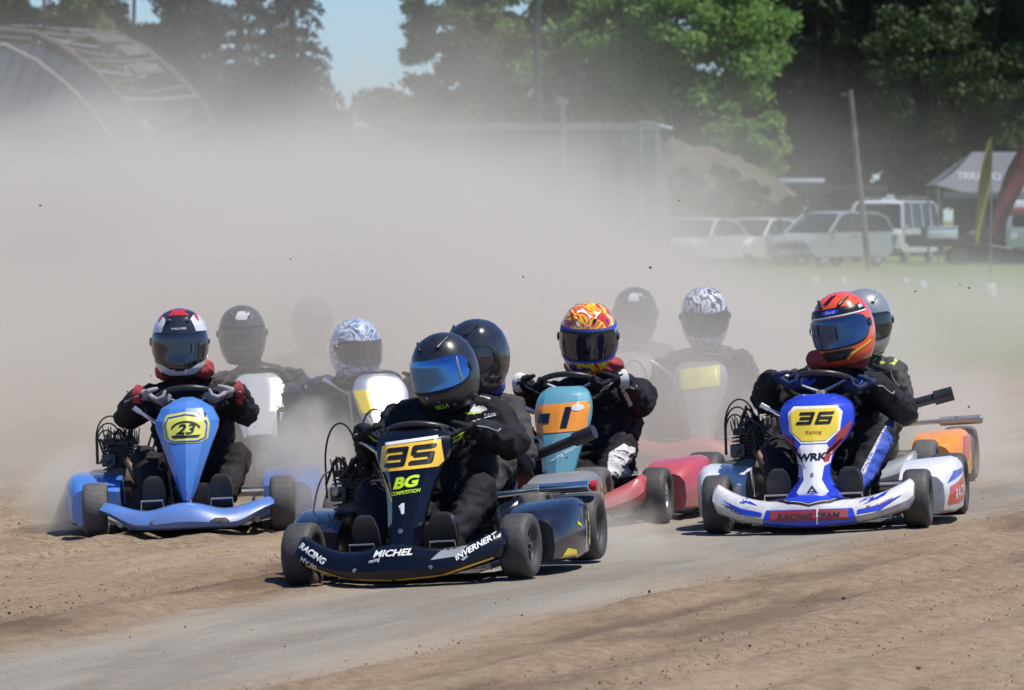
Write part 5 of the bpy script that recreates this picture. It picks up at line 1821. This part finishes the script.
def caravan():
    root = empty('camper_van', 'orange and white camper van parked under the marquee, mostly behind the red flag', 'camper van', None, park(1030, 189, 85))
    MB().box((0, 0, 1.25), (3.6, 1.5, 1.5), bev=.15).build('body', 'white', root)
    MB().box((0, 0, 1.66), (3.62, 1.53, .38), bev=.1).build('colour_band', 'kred', root)
    MB().box((-1.79, 0, 1.35), (.06, 1.1, .36), bev=.02).build('windscreen', 'glass', root)
    for s in (-1, 1):
        MB().lathe([(-.03, 0), (-.03, .12), (.0, .13)], (0, 0, 0), 'x', 16).build('headlight', 'lampglass', root).location = (-1.81, s * .5, .9)
        for x in (-1.1, 1.1):
            w = MB().lathe([(-.09, .1), (-.09, .3), (.09, .3), (.09, .1)], (0, 0, 0), 'y', 20).build('wheel', 'tyre', root)
            w.location = (x, s * .68, .3)
caravan()

# ---- feather flags
def flag(px0, py0, px1, py1, D, w, m, label, bend=.25, rot=0.):
    base = Vector((at(px1, 0, D).x, D, 0))
    root = empty('feather_flag', label, 'flag', 'feather flags beside the track', Matrix.Translation(base))
    top, low = at(px0, py0, D) - base, at(px1, py1, D) - base
    foot = Vector((at(px0, 0, D).x - base.x, 0, 0))
    MB().tube([foot + Vector((0, 0, -.1)), foot.lerp(top, .5) + Vector((.02, 0, 0)), top], [.022, .018, .010], 8).build('pole', 'galv', root)
    rows = []
    for i in range(25):
        f = i / 24
        p = top.lerp(low, f)
        ww = w * math.sin(math.pi * min(1, .06 + f * .90)) ** .55
        row = []
        for j in range(9):
            g = j / 8 - .5
            row.append(p + Vector((ww * g, .10 * math.sin(g * 5 + f * 7) + rot * g, .05 * math.sin(f * 9 + g * 3))))
        rows.append(row + [q + Vector((0, .006, 0)) for q in row[::-1]])
    MB().grid(rows, closed_u=True, cap=True).build('cloth', m, root, smooth=70)
    return root
M['flag_yellow'] = mat('yellow_flag_cloth', (.34, .26, .03), .8, var=.4, vscale=3)
M['flag_red'] = mat('dark_red_flag_cloth', (.19, .03, .04), .8, var=.35, vscale=3)
flag(990, 138, 977, 246, 122, .22, 'flag_yellow', 'yellow narrow feather flag before the marquee')
flag(1029, 138, 994, 238, 118, .42, 'flag_red', 'dark red feather flag leaning left at the right edge')

# small white marker blocks on the grass
def marker(px, py, s, label):
    D = 9060 / (py - 216)
    root = MB().lathe([(0, 0), (0, .5 * s), (.12 * s, .52 * s), (.95 * s, .40 * s), (1.0 * s, .36 * s), (1.0 * s, 0)], (0, 0, 0), 'z', 16).build('marker_cone', 'white', None)
    root.location = gpt(px, D)
    tag(root, label, 'marker', 'white markers on the grass')
marker(990, 297, .26, 'white track marker at the foot of the yellow flag, largest of the markers')
marker(922, 290, .20, 'white track marker on the grass right of the silver helmet')
marker(905, 284, .14, 'small white marker just left of the one right of the silver helmet')
marker(843, 286, .18, 'white track marker above the red orange helmet')
marker(815, 284, .18, 'white track marker left of the one above the red orange helmet')

# low shelter behind the cars, with a white strip along its roof
def rail():
    D = 200
    root = empty('low_carport', 'low dark roofed shelter with bright white roof edge, behind the parked cars', 'shelter', None, Matrix.Translation(gpt(800, D)))
    k = D / 6000
    MB().box(((800 - 800) * k, 0, at(0, 181, D).z), (46 * k, 2.0, .16), (0, 0, 0), .02).build('white_roof_edge', 'white', root)
    MB().box((0, .4, at(0, 189, D).z), (170 * k, 3.0, .22), bev=.02).build('roof', 'blackmetal', root)
    for x in (-2.6, 0, 2.6):
        MB().tube([(x, 0, 0), (x, 0, 2.4)], .06, 8).build('post', 'pole_wood', root)
rail()

# wire fence across the grass in front of the vehicles
def fence():
    D = 200
    root = empty('wire_fence', 'wire fence on grey posts crossing behind the van and the parked cars', 'fence', None, Matrix.Translation(gpt(840, D)))
    for k in range(12):
        x = -9 + k * 1.7
        MB().tube([(x, 0, -.1), (x, 0, 1.9)], .045, 6).build('post', 'pole_wood', root)
    mb = MB()
    for z in (.5, .9, 1.3, 1.75):
        mb.tube([(-9, .0, z), (9.7, .0, z)], .012, 5)
    mb.build('wires', 'galv', root)
fence()
DUST, DUST_COL = 0.20, (.885, .825, .725)
# ------------------------------------------------------------------ airborne dust
def dust_material(name, puff=False, dens=DUST):
    m = bpy.data.materials.new(name)
    m.use_nodes = True
    N, L = m.node_tree.nodes, m.node_tree.links
    for n in list(N):
        if n.type != 'OUTPUT_MATERIAL':
            N.remove(n)
    out = N['Material Output']
    pv = N.new('ShaderNodeVolumePrincipled')
    pv.inputs['Color'].default_value = (*DUST_COL, 1)
    pv.inputs['Anisotropy'].default_value = .0
    L.new(pv.outputs[0], out.inputs['Volume'])
    def mth(op, *a):
        n = N.new('ShaderNodeMath')
        n.operation = op
        for i, v in enumerate(a):
            if isinstance(v, (int, float)):
                n.inputs[i].default_value = v
            else:
                L.new(v, n.inputs[i])
        return n.outputs[0]
    def mr(v, a, b, lo=0., hi=1.):
        n = N.new('ShaderNodeMapRange')
        n.interpolation_type = 'SMOOTHSTEP'
        for i, q in enumerate((a, b, lo, hi)):
            n.inputs[i + 1].default_value = q
        L.new(v, n.inputs[0])
        return n.outputs[0]
    def nz(vec, scale, detail, off=0.):
        n = N.new('ShaderNodeTexNoise')
        n.inputs['Scale'].default_value = scale
        n.inputs['Detail'].default_value = detail
        L.new(vec, n.inputs['Vector'])
        return n.outputs[0]
    if puff:
        tc = N.new('ShaderNodeTexCoord')
        ln = N.new('ShaderNodeVectorMath')
        ln.operation = 'LENGTH'
        L.new(tc.outputs['Object'], ln.inputs[0])
        q = nz(tc.outputs['Object'], 1.6, 3)
        r = mth('ADD', ln.outputs['Value'], mth('MULTIPLY_ADD', q, 1.1, -.55))
        d = mth('MULTIPLY', mr(r, .95, .15), dens)
        L.new(d, pv.inputs['Density'])
        return m
    g = N.new('ShaderNodeNewGeometry')
    sp = N.new('ShaderNodeSeparateXYZ')
    L.new(g.outputs['Position'], sp.inputs[0])
    X, Y, Z = sp.outputs
    big = nz(g.outputs['Position'], .16, 1)
    med = nz(g.outputs['Position'], .50, 3)
    wob = mth('MULTIPLY_ADD', big, 2.4, mth('MULTIPLY_ADD', med, 1.3, -1.85))      # about -1 .. 1
    # the front of the cloud: nearer in the middle of the pack than at its sides
    side = mr(mth('ABSOLUTE', X), .7, 1.6, 0, 2.8)
    yy = mth('SUBTRACT', Y, side)
    front = mth('ADD', mr(yy, 28.5, 32, 0, .08), mr(Y, 31, 35.5, 0, .91))
    xw = mth('MULTIPLY_ADD', wob, .8, X)
    # dense, low dust just behind the pack
    h1 = mth('MULTIPLY_ADD', wob, .5, mr(xw, -1.2, 2.4, 1.8, .75))
    v1 = mr(mth('DIVIDE', Z, h1), 1.35, .1)
    a = mth('MULTIPLY', mth('MULTIPLY', mr(xw, 1.3, 3.6, 1.15, .12), v1), mth('MULTIPLY', front, mr(Y, 42, 62, 1, .2)))
    thick = mth('MULTIPLY', mth('MULTIPLY', mr(X, .1, .7), mr(X, 2.0, 2.8, 1, 0)), mth('MULTIPLY', mr(Y, 30.6, 33.2), mr(Y, 40, 48, 1, 0)))
    a = mth('ADD', mth('MULTIPLY', a, 1.2), mth('MULTIPLY', mth('MULTIPLY', thick, v1), .8))
    # thin, high veil drifting over the straight behind
    h2 = mth('MULTIPLY_ADD', wob, 1.2, mth('MINIMUM', mr(xw, -6, 5, 2.85, 2.3), mr(xw, -8, -3.5, 2.3, 2.85)))
    v2 = mr(mth('DIVIDE', Z, h2), 1.5, .0)
    b2 = mth('MULTIPLY', mth('MULTIPLY', mr(xw, -.8, 6.2, .42, .04), v2), mr(Y, 48, 78))
    c2 = mth('MULTIPLY', mth('MULTIPLY', mr(Z, 6.4, .8, 0, .035), mr(xw, -3, 4, 1, .04)), mth('MULTIPLY', mr(Y, 44, 70), mr(med, .3, .7, .3, 1.7)))
    b2 = mth('ADD', b2, c2)
    near_low = mth('MULTIPLY', mr(Z, 1.1, .1, 0, .20), mr(Y, 30, 36))
    body = mth('ADD', mth('MAXIMUM', a, near_low), b2)
    fine = nz(g.outputs['Position'], 1.5, 3)
    body = mth('MULTIPLY', body, mr(mth('MULTIPLY_ADD', fine, .45, mth('MULTIPLY', med, .55)), .40, .62, .25, 1.9))
    d = mth('MULTIPLY', body, dens)
    L.new(d, pv.inputs['Density'])
    return m

def dust_box():
    mb = MB()
    x0, x1, y0, y1, z0, z1 = -26, 14, 27.0, 105, -1.4, 6.6
    # a wedge that widens with distance, so that it covers the ground the pack has run over
    b = [(-7, y0, z0), (6, y0, z0), (x1, y1, z0), (x0, y1, z0)]
    t = [(-7, y0, z1), (6, y0, z1), (x1, y1, z1), (x0, y1, z1)]
    vs = [mb.bm.verts.new(p) for p in b + t]
    for f in ((0, 1, 2, 3), (7, 6, 5, 4), (0, 4, 5, 1), (1, 5, 6, 2), (2, 6, 7, 3), (3, 7, 4, 0)):
        mb.bm.faces.new([vs[i] for i in f])
    o = mb.build('dust_cloud', dust_material('airborne_dust'), None, smooth=0)
    o['kind'] = 'stuff'
    tag(o, 'brown grey dust cloud thrown up by the karts, hiding the track behind them', 'dust cloud')
dust_box()

def puff(c, s, dens, label):
    mb = MB()
    bmesh.ops.create_icosphere(mb.bm, subdivisions=3, radius=1)
    o = mb.build('dust_puff', dust_material('wheel_dust', True, dens), None, smooth=0)
    o.location = c
    o.scale = s
    o['kind'] = 'stuff'
    tag(o, label, 'dust puff', 'billows of dust behind the pack' if 'billow' in label else 'dust thrown up by the wheels')
puff((-2.22, 30.6, .02), (.34, .6, .34), 4.0, 'dust puff beside the left wheels of the sky blue kart')
puff((-1.0, 30.2, .20), (.36, .75, .42), 4.2, 'dust puff swirling round the right wheels of the sky blue kart')
puff((.50, 27.1, .06), (.30, .8, .22), 1.3, 'dust puff behind the rear wheel of the kart numbered 35')
puff((2.2, 32.6, .30), (.9, 1.6, .7), .7, 'dust behind the rear wheels of the blue and white kart')

for i, (px, py, D, sx, sz, dn) in enumerate(((110, 235, 44, 2.2, 1.1, .7), (300, 235, 47, 2.0, .95, .4), (430, 265, 41, 1.5, .9, .6), (545, 240, 50, 2.1, .9, .35), (215, 330, 40, 1.7, .8, .7), (640, 290, 42, 1.3, .7, .45),
                                                (400, 190, 56, 2.4, 1.1, .15), (40, 380, 38, 1.3, .8, .8), (960, 440, 35, 1.1, .45, .6), (505, 330, 37, .9, .7, .5), (760, 330, 38, 1.1, .6, .4))):
    p_ = at(px, py, D)
    puff((p_.x, p_.y, p_.z), (sx, sx * 1.3, sz), dn, 'billow of tan dust drifting behind the pack')
def flying_grit():
    mb = MB()
    r_ = random.Random(8)
    for k in range(24):
        y = r_.uniform(26, 36)
        x, z = r_.uniform(-.085, .08) * y, .15 + 1.6 * r_.random() ** 1.5
        g = bmesh.ops.create_icosphere(mb.bm, subdivisions=1, radius=r_.uniform(.002, .0065))
        sq = Vector((r_.uniform(.6, 1.3), 1, r_.uniform(.6, 1.3)))
        for v in g['verts']:
            v.co = Vector((v.co.x * sq.x, v.co.y, v.co.z * sq.z)) * r_.uniform(.75, 1.2) + Vector((x, y, z))
    o = mb.build('flying_grit', 'dark_soil', None, smooth=0)
    o['kind'] = 'stuff'
    tag(o, 'dark specks of soil flung into the air above the karts', 'flying grit')
M['dark_soil'] = mat('dark_soil', (.09, .065, .045), .95)
flying_grit()
